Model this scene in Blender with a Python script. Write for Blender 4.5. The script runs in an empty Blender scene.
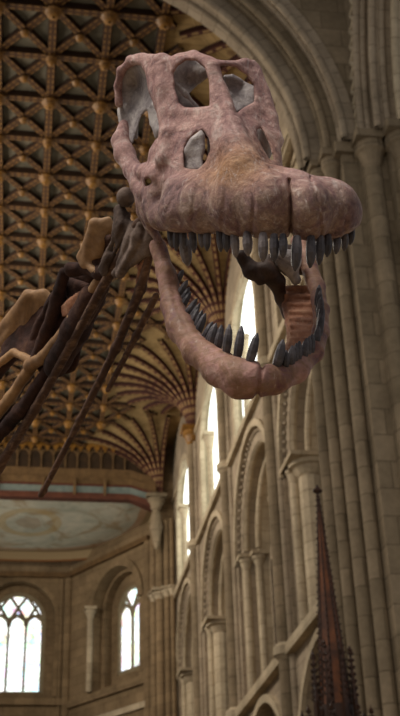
import bpy, math, random
import numpy as np
from mathutils import Vector, Matrix

# ------------------------------------------------------------------ camera, world, lights
sc = bpy.context.scene
C = sc.collection
rng = random.Random(7)
EYE = np.array([0.0, 0.0, 1.6])
FPX = 1131.0                                   # focal length in pixels of the 400 x 716 frame
def unit(v):
    v = np.array(v, float); return v / np.linalg.norm(v)
_y = unit([-190, -647, -FPX]); _z = unit([-65, 1998, -FPX]); _z = unit(_z - _y * _z.dot(_y)); _x = np.cross(_y, _z)
ROT = np.stack([_x, _y, _z])                   # camera axes to the building's axes
cam_d = bpy.data.cameras.new('camera'); cam = bpy.data.objects.new('camera', cam_d); C.objects.link(cam)
cam_d.sensor_fit = 'HORIZONTAL'; cam_d.sensor_width = 36; cam_d.lens = FPX / 400 * 36
cam_d.clip_start = 0.05; cam_d.clip_end = 300
M = Matrix([list(r) for r in ROT]).to_4x4(); M.translation = Vector(EYE); cam.matrix_world = M
cam_d.dof.use_dof = True; cam_d.dof.focus_distance = 2.5; cam_d.dof.aperture_fstop = 15
sc.camera = cam

world = bpy.data.worlds.new('daylight'); sc.world = world; world.use_nodes = True
world.node_tree.nodes['Background'].inputs[0].default_value = (0.95, 0.96, 1.0, 1)
world.node_tree.nodes['Background'].inputs[1].default_value = 0.24

def area(name, loc, target, sx, sy, power, col):
    l = bpy.data.lights.new(name, 'AREA'); l.shape = 'RECTANGLE'; l.size = sx; l.size_y = sy; l.energy = power; l.color = col
    o = bpy.data.objects.new(name, l); C.objects.link(o); o.location = loc
    d = Vector(target) - Vector(loc); o.rotation_euler = d.to_track_quat('-Z', 'Y').to_euler()
    return o
# daylight from the high windows: north clerestory, the transept; plus an added lamp brightening the skull
area('clerestory_daylight', (-6.6, 33, 18.5), (6, 33, 15), 24, 4, 2500, (1.0, 0.91, 0.79))
area('skull_fill_lamp', (-3.8, -1.2, 11.5), (0.2, 2.2, 3.4), 4, 4, 960, (1.0, 0.94, 0.86))  # added lamp at upper front left, aimed at the skull to brighten it
area('transept_daylight', (-9, 7, 8), (6.5, 17, 13), 5, 8, 230, (1.0, 0.92, 0.8))
sc.view_settings.view_transform = 'Standard'; sc.view_settings.look = 'None'
sc.view_settings.gamma = 1.0; sc.view_settings.use_curve_mapping = False
sc.view_settings.exposure = 0.16

# ------------------------------------------------------------------ materials
def s2l(c):
    return tuple(((v / 255) / 12.92 if v / 255 <= 0.04045 else ((v / 255 + 0.055) / 1.055) ** 2.4) for v in c) + (1,)

class NT:
    def __init__(s, name, rough=0.85, spec=0.2):
        s.m = bpy.data.materials.new(name); s.m.use_nodes = True
        s.t = s.m.node_tree; s.b = s.t.nodes['Principled BSDF']
        s.b.inputs['Roughness'].default_value = rough; s.b.inputs['Specular IOR Level'].default_value = spec
    def n(s, typ, **k):
        nd = s.t.nodes.new(typ)
        for a, v in k.items(): setattr(nd, a, v)
        return nd
    def l(s, a, b): s.t.links.new(a, b)
    def setin(s, sock, v):
        if hasattr(v, 'is_linked'): s.l(v, sock)
        else: sock.default_value = v
    def coord(s, which='Object'): return s.n('ShaderNodeTexCoord').outputs[which]
    def scaled(s, vec, sx, sy, sz):
        mp = s.n('ShaderNodeMapping'); mp.inputs['Scale'].default_value = (sx, sy, sz); s.l(vec, mp.inputs[0]); return mp.outputs[0]
    def noise(s, vec, scale, detail=4, rough=0.6, dist=0.0):
        nd = s.n('ShaderNodeTexNoise'); s.l(vec, nd.inputs['Vector'])
        nd.inputs['Scale'].default_value = scale; nd.inputs['Detail'].default_value = detail
        nd.inputs['Roughness'].default_value = rough; nd.inputs['Distortion'].default_value = dist
        return nd.outputs[0]
    def ramp(s, fac, stops):
        nd = s.n('ShaderNodeValToRGB'); s.l(fac, nd.inputs[0]); e = nd.color_ramp.elements
        while len(e) < len(stops): e.new(0.5)
        for i, (p, c) in enumerate(stops): e[i].position = p; e[i].color = c
        return nd.outputs[0]
    def mix(s, fac, a, b, typ='MIX'):
        nd = s.n('ShaderNodeMix', data_type='RGBA', blend_type=typ)
        s.setin(nd.inputs[0], fac); s.setin(nd.inputs[6], a); s.setin(nd.inputs[7], b)
        return nd.outputs[2]
    def math(s, op, a, b=0.0, clamp=False):
        nd = s.n('ShaderNodeMath', operation=op, use_clamp=clamp); s.setin(nd.inputs[0], a); s.setin(nd.inputs[1], b); return nd.outputs[0]
    def bump(s, h, strength=0.3, dist=0.01):
        nd = s.n('ShaderNodeBump'); nd.inputs['Strength'].default_value = strength; nd.inputs['Distance'].default_value = dist
        s.l(h, nd.inputs['Height']); s.l(nd.outputs[0], s.b.inputs['Normal'])
    def color(s, c): s.setin(s.b.inputs['Base Color'], c)

W1, B0 = (1, 1, 1, 1), (0, 0, 0, 1)
def mat_stone(name, c1, c2, mortar, bw=0.95, rh=0.42, ms=0.012):
    t = NT(name, 0.92, 0.12); uv = t.coord('UV'); ob = t.coord('Object')
    br = t.n('ShaderNodeTexBrick'); t.l(uv, br.inputs['Vector'])
    br.inputs['Scale'].default_value = 1; br.inputs['Brick Width'].default_value = bw; br.inputs['Row Height'].default_value = rh
    br.inputs['Mortar Size'].default_value = ms; br.inputs['Mortar Smooth'].default_value = 0.4
    br.inputs['Color1'].default_value = s2l(c1); br.inputs['Color2'].default_value = s2l(c2); br.inputs['Mortar'].default_value = s2l(mortar)
    n1 = t.noise(ob, 0.7, 5, 0.65); n2 = t.noise(ob, 9, 4, 0.6)
    c = t.mix(1.0, br.outputs['Color'], t.ramp(n1, [(0.3, (0.62, 0.6, 0.58, 1)), (0.62, (1.05, 1.02, 1, 1))]), 'MULTIPLY')
    c = t.mix(1.0, c, t.ramp(n2, [(0.3, (0.85, 0.85, 0.85, 1)), (0.7, (1.06, 1.06, 1.06, 1))]), 'MULTIPLY')
    t.color(c); t.bump(t.math('SUBTRACT', n2, t.math('MULTIPLY', br.outputs['Fac'], 1.5)), 0.5, 0.02)
    return t.m
STONE = mat_stone('limestone_ashlar', (166, 151, 129), (150, 135, 114), (126, 112, 93))
STONE_L = mat_stone('pale_limestone', (192, 177, 150), (180, 164, 137), (150, 135, 110))
STONE_D = mat_stone('grey_limestone', (146, 130, 106), (128, 114, 92), (108, 95, 76), 0.8, 0.5)

def mat_bone(name, stops, scale=14, streak=None, rough=0.62, scratch=None, bump=0.5):
    t = NT(name, rough, 0.3); ob = t.coord('Object')
    n1 = t.noise(ob, scale, 6, 0.65, 0.6); n2 = t.noise(ob, scale * 5, 5, 0.7); n3 = t.noise(ob, scale * 0.35, 3, 0.5)
    c = t.ramp(n1, [(0.28 + 0.44 * i / max(1, len(stops) - 1), s2l(k)) for i, k in enumerate(stops)])
    if streak:
        mv = t.scaled(ob, 14, 14, 50)
        sn = t.noise(mv, 1.6, 5, 0.65, 1.2)
        c = t.mix(t.ramp(sn, [(0.5, B0), (0.66, (0.75, 0.75, 0.75, 1))]), c, s2l(streak))
    if scratch:
        mv = t.scaled(ob, 90, 40, 25); sn = t.noise(mv, 1.0, 5, 0.75)
        c = t.mix(t.ramp(sn, [(0.58, B0), (0.72, (0.7, 0.7, 0.7, 1))]), c, s2l(scratch))
    c = t.mix(1.0, c, t.ramp(n3, [(0.3, (0.72, 0.7, 0.7, 1)), (0.65, (1.08, 1.06, 1.05, 1))]), 'MULTIPLY')
    c = t.mix(1.0, c, t.ramp(n2, [(0.3, (0.78, 0.77, 0.77, 1)), (0.68, (1.12, 1.12, 1.12, 1))]), 'MULTIPLY')
    t.color(c); t.bump(t.math('ADD', n1, t.math('MULTIPLY', n2, 0.6)), bump, 0.006)
    return t.m

def mat_skull():
    """pink-mauve fossil with a brown-stained rostrum (attribute 'stain') and pale scratches"""
    t = NT('pink_fossil_bone', 0.6, 0.3); ob = t.coord('Object')
    n1 = t.noise(ob, 17, 7, 0.72, 0.9); n2 = t.noise(ob, 85, 6, 0.78); n3 = t.noise(ob, 5, 3, 0.5)
    c = t.ramp(n1, [(0.27, s2l((98, 76, 80))), (0.42, s2l((160, 121, 115))), (0.55, s2l((190, 152, 142))), (0.68, s2l((218, 196, 184)))])
    br = t.ramp(n1, [(0.3, s2l((104, 74, 50))), (0.5, s2l((164, 120, 80))), (0.7, s2l((194, 152, 110)))])
    at = t.n('ShaderNodeAttribute', attribute_name='stain')
    f = t.math('MULTIPLY', at.outputs['Fac'], t.math('ADD', t.math('MULTIPLY', n3, 1.1), 0.45), True)
    c = t.mix(f, c, br)
    mz = t.n('ShaderNodeAttribute', attribute_name='muzzle')
    mu = t.ramp(n1, [(0.3, s2l((78, 60, 60))), (0.44, s2l((136, 104, 98))), (0.55, s2l((152, 126, 106))), (0.66, s2l((192, 166, 152)))])
    c = t.mix(t.math('MULTIPLY', t.math('MULTIPLY', mz.outputs['Fac'], 0.9), t.math('SUBTRACT', 1.0, t.math('MULTIPLY', f, 0.8))), c, mu)
    sn = t.noise(t.scaled(ob, 60, 60, 22), 1.1, 6, 0.75, 0.5)
    c = t.mix(t.ramp(sn, [(0.54, B0), (0.70, (0.75, 0.75, 0.75, 1))]), c, s2l((214, 200, 190)))
    c = t.mix(1.0, c, t.ramp(n3, [(0.3, (0.74, 0.7, 0.72, 1)), (0.66, (1.1, 1.07, 1.05, 1))]), 'MULTIPLY')
    c = t.mix(1.0, c, t.ramp(n2, [(0.32, (0.62, 0.6, 0.62, 1)), (0.66, (1.2, 1.2, 1.2, 1))]), 'MULTIPLY')
    t.color(c); t.bump(t.math('ADD', n1, t.math('MULTIPLY', n2, 0.8)), 0.8, 0.008)
    return t.m
BONE_PINK = mat_skull()
BONE_GREY = mat_bone('grey_fossil_bone', [(104, 96, 98), (152, 144, 144), (182, 174, 170), (204, 198, 192)], 18, scratch=(216, 212, 208), bump=0.9)
BONE_JAW = mat_bone('mauve_jaw_bone', [(80, 54, 56), (128, 88, 84), (146, 112, 90), (172, 130, 120), (186, 152, 138)], 11, streak=(140, 104, 76), scratch=(200, 178, 164), bump=0.8)
BONE_RED = mat_bone('reddish_bone', [(112, 72, 54), (176, 122, 92), (206, 158, 124)], 18, scratch=(208, 176, 148), bump=0.9)
BONE_TAN = mat_bone('tan_bone', [(112, 82, 54), (156, 120, 82), (180, 144, 102)], 9)
BONE_DARK = mat_bone('dark_brown_bone', [(40, 29, 26), (62, 46, 39), (84, 64, 52), (116, 90, 70)], 10)
BONE_SLATE = mat_bone('slate_brown_bone', [(50, 38, 32), (82, 66, 57), (114, 97, 86), (142, 124, 112)], 14, rough=0.85, bump=0.9)
BONE_MAROON = mat_bone('dark_maroon_bone', [(32, 18, 14), (50, 30, 24), (70, 45, 35), (104, 74, 56)], 11, rough=0.9, bump=0.9)
ROD = mat_bone('rib_rod_bone', [(56, 38, 30), (86, 61, 47), (118, 88, 68)], 8, streak=(140, 110, 86), rough=0.85, bump=0.8)
TOOTH = mat_bone('dark_tooth_enamel', [(50, 48, 52), (84, 80, 84), (116, 110, 112)], 26, rough=0.4, bump=0.2)
TOOTH_P = mat_bone('pale_tooth_enamel', [(88, 82, 84), (126, 118, 118), (152, 144, 140)], 26, rough=0.4, bump=0.2)

def mat_plain(name, c1, c2, scale=3.0, rough=0.8, spec=0.2):
    t = NT(name, rough, spec); ob = t.coord('Object'); n = t.noise(ob, scale, 5, 0.65)
    t.color(t.ramp(n, [(0.3, s2l(c1)), (0.7, s2l(c2))])); t.bump(n, 0.25, 0.01); return t.m
PANEL = mat_plain('slate_painted_boards', (86, 82, 70), (118, 110, 92), 2.2)
BUFF = None
def mat_buff():
    t = NT('buff_painted_planks', 0.85, 0.15); ob = t.coord('Object'); n = t.noise(ob, 1.6, 5, 0.6); n2 = t.noise(ob, 7, 4)
    c = t.ramp(n, [(0.3, s2l((126, 102, 66))), (0.7, s2l((168, 140, 96)))])
    uv = t.coord('UV'); w = t.n('ShaderNodeTexWave', wave_type='BANDS', bands_direction='Y'); t.l(uv, w.inputs[0]); w.inputs['Scale'].default_value = 1.4
    c = t.mix(t.ramp(w.outputs[0], [(0.0, (0.45, 0.45, 0.45, 1)), (0.12, B0)]), c, s2l((96, 74, 46)))
    vo = t.n('ShaderNodeTexVoronoi'); t.l(ob, vo.inputs['Vector']); vo.inputs['Scale'].default_value = 1.1
    c = t.mix(t.ramp(vo.outputs['Distance'], [(0.10, (0.7, 0.7, 0.7, 1)), (0.17, B0)]), c, s2l((96, 70, 48)))
    t.color(c); return t.m
BUFF = mat_buff()
def mat_rib(name, base, edge, dot, pitch, dw=0.3, lo=-1.0):
    """painted timber rib: UV x runs along it in metres, y across 0..1; a row of painted beads down the middle"""
    t = NT(name, 0.75, 0.2); uv = t.coord('UV'); sp = t.n('ShaderNodeSeparateXYZ'); t.l(uv, sp.inputs[0])
    a = t.math('SUBTRACT', t.math('FRACT', t.math('DIVIDE', sp.outputs[0], pitch)), 0.5)
    v = t.math('ABSOLUTE', t.math('SUBTRACT', sp.outputs[1], 0.5))
    dots = t.math('MULTIPLY', t.math('LESS_THAN', t.math('ABSOLUTE', a), 0.3), t.math('MULTIPLY', t.math('LESS_THAN', v, dw), t.math('GREATER_THAN', v, lo)))
    c = t.mix(t.math('LESS_THAN', v, 0.42), s2l(edge), s2l(base)); c = t.mix(dots, c, s2l(dot))
    n = t.noise(t.coord('Object'), 3, 4)
    t.color(t.mix(1.0, c, t.ramp(n, [(0.3, (0.7, 0.7, 0.7, 1)), (0.7, (1.1, 1.1, 1.1, 1))]), 'MULTIPLY')); return t.m
RIB = mat_rib('brown_beaded_rib', (74, 50, 31), (48, 32, 20), (128, 94, 52), 0.2, 0.36, 0.17)
RIB_FAN = mat_rib('dark_red_beaded_rib', (76, 42, 32), (56, 30, 23), (146, 116, 76), 0.32, 0.22)
GOLD = mat_plain('gilded_boss_wood', (96, 64, 20), (146, 102, 38), 5, 0.5, 0.4)
DARKWOOD = mat_plain('dark_panel_wood', (44, 34, 24), (70, 52, 34), 3)
TANWOOD = mat_plain('tan_painted_wood', (84, 63, 40), (114, 88, 56), 4)
BLUEPAINT = mat_plain('blue_painted_wood', (88, 98, 94), (118, 124, 114), 3)
REDPAINT = mat_plain('red_painted_wood', (70, 40, 29), (92, 54, 38), 3)
SPIREWOOD = mat_plain('red_brown_oak', (60, 34, 18), (112, 64, 32), 6, 0.5, 0.35)
SPIREDARK = mat_plain('dark_oak', (36, 23, 15), (62, 38, 24), 8, 0.55, 0.3)
STONE_A = mat_stone('brown_apse_stone', (142, 121, 92), (126, 107, 81), (103, 87, 65))
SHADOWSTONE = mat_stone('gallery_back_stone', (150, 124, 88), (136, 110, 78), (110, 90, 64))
FLOOR = mat_plain('flagstone_floor', (120, 104, 82), (160, 142, 114), 1.2)

def mat_sky_paint():
    """clouded blue painted ceiling with a cream and orange border, a golden almond ring and a few tan clouds"""
    t = NT('painted_cloud_ceiling', 0.85, 0.15); uv = t.coord('UV'); ob = t.coord('Object')
    n = t.noise(ob, 0.9, 6, 0.65, 0.8); n2 = t.noise(ob, 0.45, 4, 0.6, 1.5)
    c = t.ramp(n, [(0.3, s2l((164, 166, 150))), (0.5, s2l((194, 192, 174))), (0.7, s2l((218, 210, 190)))])
    c = t.mix(t.ramp(n2, [(0.52, B0), (0.64, (0.7, 0.7, 0.7, 1))]), c, s2l((158, 128, 84)))
    sp = t.n('ShaderNodeSeparateXYZ'); t.l(ob, sp.inputs[0])
    dx = t.math('DIVIDE', t.math('SUBTRACT', sp.outputs[0], -0.15), 1.25); dy = t.math('DIVIDE', t.math('SUBTRACT', sp.outputs[1], 48.6), 1.5)
    r = t.math('SQRT', t.math('ADD', t.math('MULTIPLY', dx, dx), t.math('MULTIPLY', dy, dy)))
    ring = t.math('LESS_THAN', t.math('ABSOLUTE', t.math('SUBTRACT', r, 1.0)), 0.16)
    c = t.mix(t.math('MULTIPLY', ring, 0.55), c, s2l((186, 158, 104)))
    fig = t.math('LESS_THAN', t.math('ADD', r, t.math('MULTIPLY', t.noise(ob, 2.2, 3), 0.9)), 0.92)
    c = t.mix(t.math('MULTIPLY', fig, 0.5), c, s2l((164, 138, 110)))
    su = t.n('ShaderNodeSeparateXYZ'); t.l(uv, su.inputs[0]); e = su.outputs[0]      # uv.x = distance from the rim
    c = t.mix(t.math('LESS_THAN', e, 0.95), c, s2l((150, 130, 98)))
    c = t.mix(t.math('MULTIPLY', t.math('MULTIPLY', t.math('GREATER_THAN', e, 0.95), 0.6), t.math('LESS_THAN', e, 1.2)), c, s2l((176, 126, 84)))
    c = t.mix(t.math('LESS_THAN', e, 0.14), c, s2l((126, 84, 50)))
    t.color(c); return t.m
SKYPAINT = mat_sky_paint()

def mat_glass(strength, tint=True):
    """leaded stained glass lit from outside: pale daylight through it, small coloured quarries"""
    t = NT('lit_leaded_glass', 0.3, 0.4); ob = t.coord('Object')
    vo = t.n('ShaderNodeTexVoronoi'); t.l(ob, vo.inputs['Vector']); vo.inputs['Scale'].default_value = 4.2
    hsv = t.n('ShaderNodeHueSaturation'); t.l(vo.outputs['Color'], hsv.inputs['Color']); hsv.inputs['Saturation'].default_value = 0.9; hsv.inputs['Value'].default_value = 1.1
    n = t.noise(ob, 0.9, 3)
    c = t.mix(t.ramp(n, [(0.42, (0.12, 0.12, 0.12, 1)), (0.65, (0.75, 0.75, 0.75, 1))]) if tint else 0.0, (0.93, 1.0, 0.96, 1), hsv.outputs[0])
    ve = t.n('ShaderNodeTexVoronoi', feature='DISTANCE_TO_EDGE'); t.l(ob, ve.inputs['Vector']); ve.inputs['Scale'].default_value = 4.2
    if tint: c = t.mix(t.ramp(ve.outputs[0], [(0.02, (0.8, 0.8, 0.8, 1)), (0.05, B0)]), c, (0.12, 0.14, 0.12, 1))
    t.color((0.3, 0.32, 0.3, 1)); t.setin(t.b.inputs['Emission Color'], c); t.b.inputs['Emission Strength'].default_value = strength
    return t.m
GLASS = mat_glass(1.7); GLASS_W = mat_glass(2.2, False)
LEAD = mat_plain('stone_tracery', (120, 108, 86), (150, 136, 108), 4)

# ------------------------------------------------------------------ mesh helpers
class MB:
    def __init__(s): s.v = []; s.f = []; s.uv = []
    def face(s, pts, uvs):
        i = len(s.v); s.v += [tuple(map(float, p)) for p in pts]; s.f.append(tuple(range(i, i + len(pts)))); s.uv += [tuple(map(float, u)) for u in uvs]
    def quad_auto(s, pts):
        p = [np.array(q, float) for q in pts]; e = p[1] - p[0]; n = np.cross(e, p[2] - p[0]); n = n / (np.linalg.norm(n) + 1e-9)
        if abs(n[2]) > 0.8: uv = [(q[0], q[1]) for q in p]
        elif abs(n[0]) > abs(n[1]): uv = [(q[1], q[2]) for q in p]
        else: uv = [(q[0], q[2]) for q in p]
        s.face(pts, uv)
    def hexa(s, c):      # eight corners: bottom ring 0-3, top ring 4-7
        for a in ((0, 3, 2, 1), (4, 5, 6, 7), (0, 1, 5, 4), (1, 2, 6, 5), (2, 3, 7, 6), (3, 0, 4, 7)): s.quad_auto([c[i] for i in a])
    def box(s, F, u0, u1, z0, z1, d0, d1):
        s.hexa([F(u0, z0, d0), F(u1, z0, d0), F(u1, z0, d1), F(u0, z0, d1), F(u0, z1, d0), F(u1, z1, d0), F(u1, z1, d1), F(u0, z1, d1)])
    def tube(s, pts, rad, n=10, cap=True):
        P = [np.array(p, float) for p in pts]; R = rad if hasattr(rad, '__len__') else [rad] * len(P)
        ref = None; rings = []; L = 0
        for i, p in enumerate(P):
            t = unit(P[min(i + 1, len(P) - 1)] - P[max(i - 1, 0)])
            if ref is None: ref = np.array([1, 0, 0]) if abs(t[0]) < 0.8 else np.array([0, 1, 0])
            a = unit(ref - t * ref.dot(t)); b = np.cross(t, a); ref = a
            if i: L += np.linalg.norm(p - P[i - 1])
            rings.append(([p + R[i] * (a * math.cos(2 * math.pi * k / n) + b * math.sin(2 * math.pi * k / n)) for k in range(n)], L))
        for (r0, l0), (r1, l1) in zip(rings, rings[1:]):
            for k in range(n):
                k2 = (k + 1) % n
                s.face([r0[k], r0[k2], r1[k2], r1[k]], [(k / n, l0), ((k + 1) / n, l0), ((k + 1) / n, l1), (k / n, l1)])
        if cap:
            s.face(rings[0][0][::-1], [(0, 0)] * n); s.face(rings[-1][0], [(0, 0)] * n)
    def lathe(s, base, prof, n=14):     # profile (radius, height) about a vertical axis
        b = np.array(base, float)
        for (r0, h0), (r1, h1) in zip(prof, prof[1:]):
            for k in range(n):
                a0, a1 = 2 * math.pi * k / n, 2 * math.pi * (k + 1) / n
                q = lambda r, h, a: b + np.array([r * math.cos(a), r * math.sin(a), h])
                s.face([q(r0, h0, a0), q(r0, h0, a1), q(r1, h1, a1), q(r1, h1, a0)], [(k / n, h0), ((k + 1) / n, h0), ((k + 1) / n, h1), (k / n, h1)])
    def sweep(s, pts, side, w, h, down):  # rectangular rib; side = unit vector across, down = list of normals it stands out along
        P = [np.array(p, float) for p in pts]; side = np.array(side, float); L = 0; prev = None
        for i, p in enumerate(P):
            d = np.array(down[i] if isinstance(down, list) else down, float)
            if i: L += np.linalg.norm(p - P[i - 1])
            r = [p - side * w / 2, p - side * w * 0.36 + d * h, p + side * w * 0.36 + d * h, p + side * w / 2]
            if prev:
                q, l0 = prev
                for k, (va, vb) in enumerate(((0, 0.1), (0.1, 0.9), (0.9, 1))):
                    s.face([q[k], q[k + 1], r[k + 1], r[k]], [(l0, va), (l0, vb), (L, vb), (L, va)])
            prev = (r, L)
    def arch(s, F, uc, zs, r0, r1, d0, d1, zb, n=28, kz=1.0):
        """stilted round arch ring of rectangular section with jambs down to zb"""
        def line(r):
            return [(uc - r, zb), (uc - r, zs)] + [(uc - r * math.cos(math.pi * i / n), zs + kz * r * math.sin(math.pi * i / n)) for i in range(1, n)] + [(uc + r, zs), (uc + r, zb)]
        a, b = line(r0), line(r1); L = 0
        for i in range(len(a) - 1):
            l1 = L + math.hypot(b[i + 1][0] - b[i][0], b[i + 1][1] - b[i][1])
            A0, A1, B0_, B1 = a[i], a[i + 1], b[i], b[i + 1]
            s.face([F(*A0, d0), F(*A1, d0), F(*B1, d0), F(*B0_, d0)], [(0, L), (0, l1), (r1 - r0, l1), (r1 - r0, L)])
            s.face([F(*A0, d0), F(*A0, d1), F(*A1, d1), F(*A1, d0)], [(0, L), (d1 - d0, L), (d1 - d0, l1), (0, l1)])
            s.face([F(*A0, d1), F(*B0_, d1), F(*B1, d1), F(*A1, d1)], [(0, L), (r1 - r0, L), (r1 - r0, l1), (0, l1)])
            s.face([F(*B0_, d0), F(*B1, d0), F(*B1, d1), F(*B0_, d1)], [(0, L), (0, l1), (d1 - d0, l1), (d1 - d0, L)])
            L = l1
    def wall(s, F, u0, u1, z0, z1, holes, d0, d1, n=20):
        """wall slab with round-headed openings (uc, r, z_bottom, z_spring) side by side"""
        for d in (d0, d1):
            u = u0
            for uc, r, zb, zs in sorted(holes):
                if uc - r > u: s.quad_auto([F(u, z0, d), F(uc - r, z0, d), F(uc - r, z1, d), F(u, z1, d)])
                if zb > z0: s.quad_auto([F(uc - r, z0, d), F(uc + r, z0, d), F(uc + r, zb, d), F(uc - r, zb, d)])
                ar = [(uc - r * math.cos(math.pi * i / n), zs + r * math.sin(math.pi * i / n)) for i in range(n + 1)]
                for (a, za), (b, zb2) in zip(ar, ar[1:]): s.quad_auto([F(a, za, d), F(b, zb2, d), F(b, z1, d), F(a, z1, d)])
                u = uc + r
            if u < u1: s.quad_auto([F(u, z0, d), F(u1, z0, d), F(u1, z1, d), F(u, z1, d)])
        for uc, r, zb, zs in holes:
            pl = [(uc - r, zb), (uc - r, zs)] + [(uc - r * math.cos(math.pi * i / n), zs + r * math.sin(math.pi * i / n)) for i in range(1, n)] + [(uc + r, zs), (uc + r, zb)] + ([(uc - r, zb)] if zb > z0 else [])
            L = 0
            for a, b in zip(pl, pl[1:]):
                l1 = L + math.hypot(b[0] - a[0], b[1] - a[1])
                s.face([F(*a, d0), F(*a, d1), F(*b, d1), F(*b, d0)], [(0, L), (d1 - d0, L), (d1 - d0, l1), (0, l1)]); L = l1
        s.quad_auto([F(u0, z1, d0), F(u1, z1, d0), F(u1, z1, d1), F(u0, z1, d1)]); u = u0
        for uc, r, zb, zs in sorted(holes) + [(u1, 0, z0, z0)]:
            if uc - r > u: s.quad_auto([F(u, z0, d0), F(uc - r, z0, d0), F(uc - r, z0, d1), F(u, z0, d1)])
            u = uc + r if zb <= z0 else uc - r
    def build(s, name, mat, parent=None, smooth=False, loc=(0, 0, 0)):
        me = bpy.data.meshes.new(name)
        v = np.array(s.v) - np.array(loc)
        me.from_pydata(v.tolist(), [], s.f)
        ul = me.uv_layers.new(name='UVMap'); ul.data.foreach_set('uv', np.array(s.uv, np.float32).ravel())
        me.materials.append(mat); me.update()
        if smooth:
            me.polygons.foreach_set('use_smooth', [True] * len(me.polygons))
        o = bpy.data.objects.new(name, me); C.objects.link(o)
        if parent is not None: o.parent = parent
        else: o.location = loc
        return o

def tag(o, label, cat=None, kind=None, group=None):
    o['label'] = label
    if cat: o['category'] = cat
    if kind: o['kind'] = kind
    if group: o['group'] = group
    return o
def empty(name, loc=(0, 0, 0)):
    o = bpy.data.objects.new(name, None); o.empty_display_size = 0.3; o.location = loc; C.objects.link(o); return o
def frame(o, U, D):
    o = np.array(o, float); U = unit(U); D = unit(D); Z = np.array([0, 0, 1.0])
    return lambda u, z, d: o + U * u + D * d + Z * z
FW = frame((0, 0, 0), (1, 0, 0), (0, 1, 0))            # plain world frame: u = X, d = Y
CAP = [(0.8, 0), (0.95, 0.08), (0.9, 0.14), (1.0, 0.2), (1.45, 0.75), (1.75, 0.85), (1.75, 1.2), (0.5, 1.2)]
def capital(mb, base, r, h=None, sq=True):
    k = (h or r * 2.4) / 1.2
    mb.lathe(base, [(a * r, b * k) for a, b in CAP])
    b = np.array(base, float) + np.array([0, 0, 1.2 * k]); q = r * 2.0
    mb.box(frame(b, (1, 0, 0), (0, 1, 0)), -q, q, 0, 0.35 * k, -q, q)

# ------------------------------------------------------------------ floor
XL, XR, YE = -7.0, 6.0, 45.5
m = MB(); m.box(FW, -12, 12, -0.3, 0, -6, 58)
tag(m.build('floor', FLOOR), 'stone floor of the cathedral below the camera', 'floor', 'structure')

# ------------------------------------------------------------------ right (south) wall of the presbytery, three storeys
FR = frame((XR, 0, 0), (0, 1, 0), (1, 0, 0))           # u = Y along the wall, d = depth into it
BAYS = [19.1, 25.3, 31.9, 38.8, 45.5]
wall = MB(); holes_t, holes_c, holes_a = [], [], []
for a, b in zip(BAYS, BAYS[1:]):
    c = (a + b) / 2
    holes_a.append((c, 2.75, 0.0, 5.25)); holes_t.append((c, 2.65, 8.75, 12.9)); holes_c.append((c, 1.9, 16.2, 18.9))
wall.wall(FR, 19.0, 46.2, 0, 8.4, holes_a, 0, 0.55)
wall.wall(FR, 19.0, 46.2, 8.4, 16.0, holes_t, 0, 0.4)
wall.wall(FR, 19.0, 46.2, 16.0, 23.4, holes_c, 0, 0.4)
wr = tag(wall.build('wall_right', STONE), 'right side wall of three arcaded storeys in pale limestone', 'wall', 'structure')
m = MB(); m.box(FR, 19, 46.2, 0, 16, 4.2, 4.4); m.box(FR, 19, 46.2, 8.2, 8.5, 0.55, 4.2); m.box(FR, 19, 46.2, 15.9, 16.05, 0.4, 4.2)
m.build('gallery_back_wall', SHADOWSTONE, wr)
def string(z, h, d, name='string_course'):
    m = MB(); m.box(FR, 19.0, 46.0, z - h * 0.5, z + h * 0.5, -d, 0.05); m.box(FR, 19.0, 46.0, z + h * 0.5, z + h * 0.8, -d * 0.6, 0.05); m.build(name, STONE_L, wr)
string(8.45, 0.24, 0.2); string(15.98, 0.22, 0.16); string(20.4, 0.14, 0.08)
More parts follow.
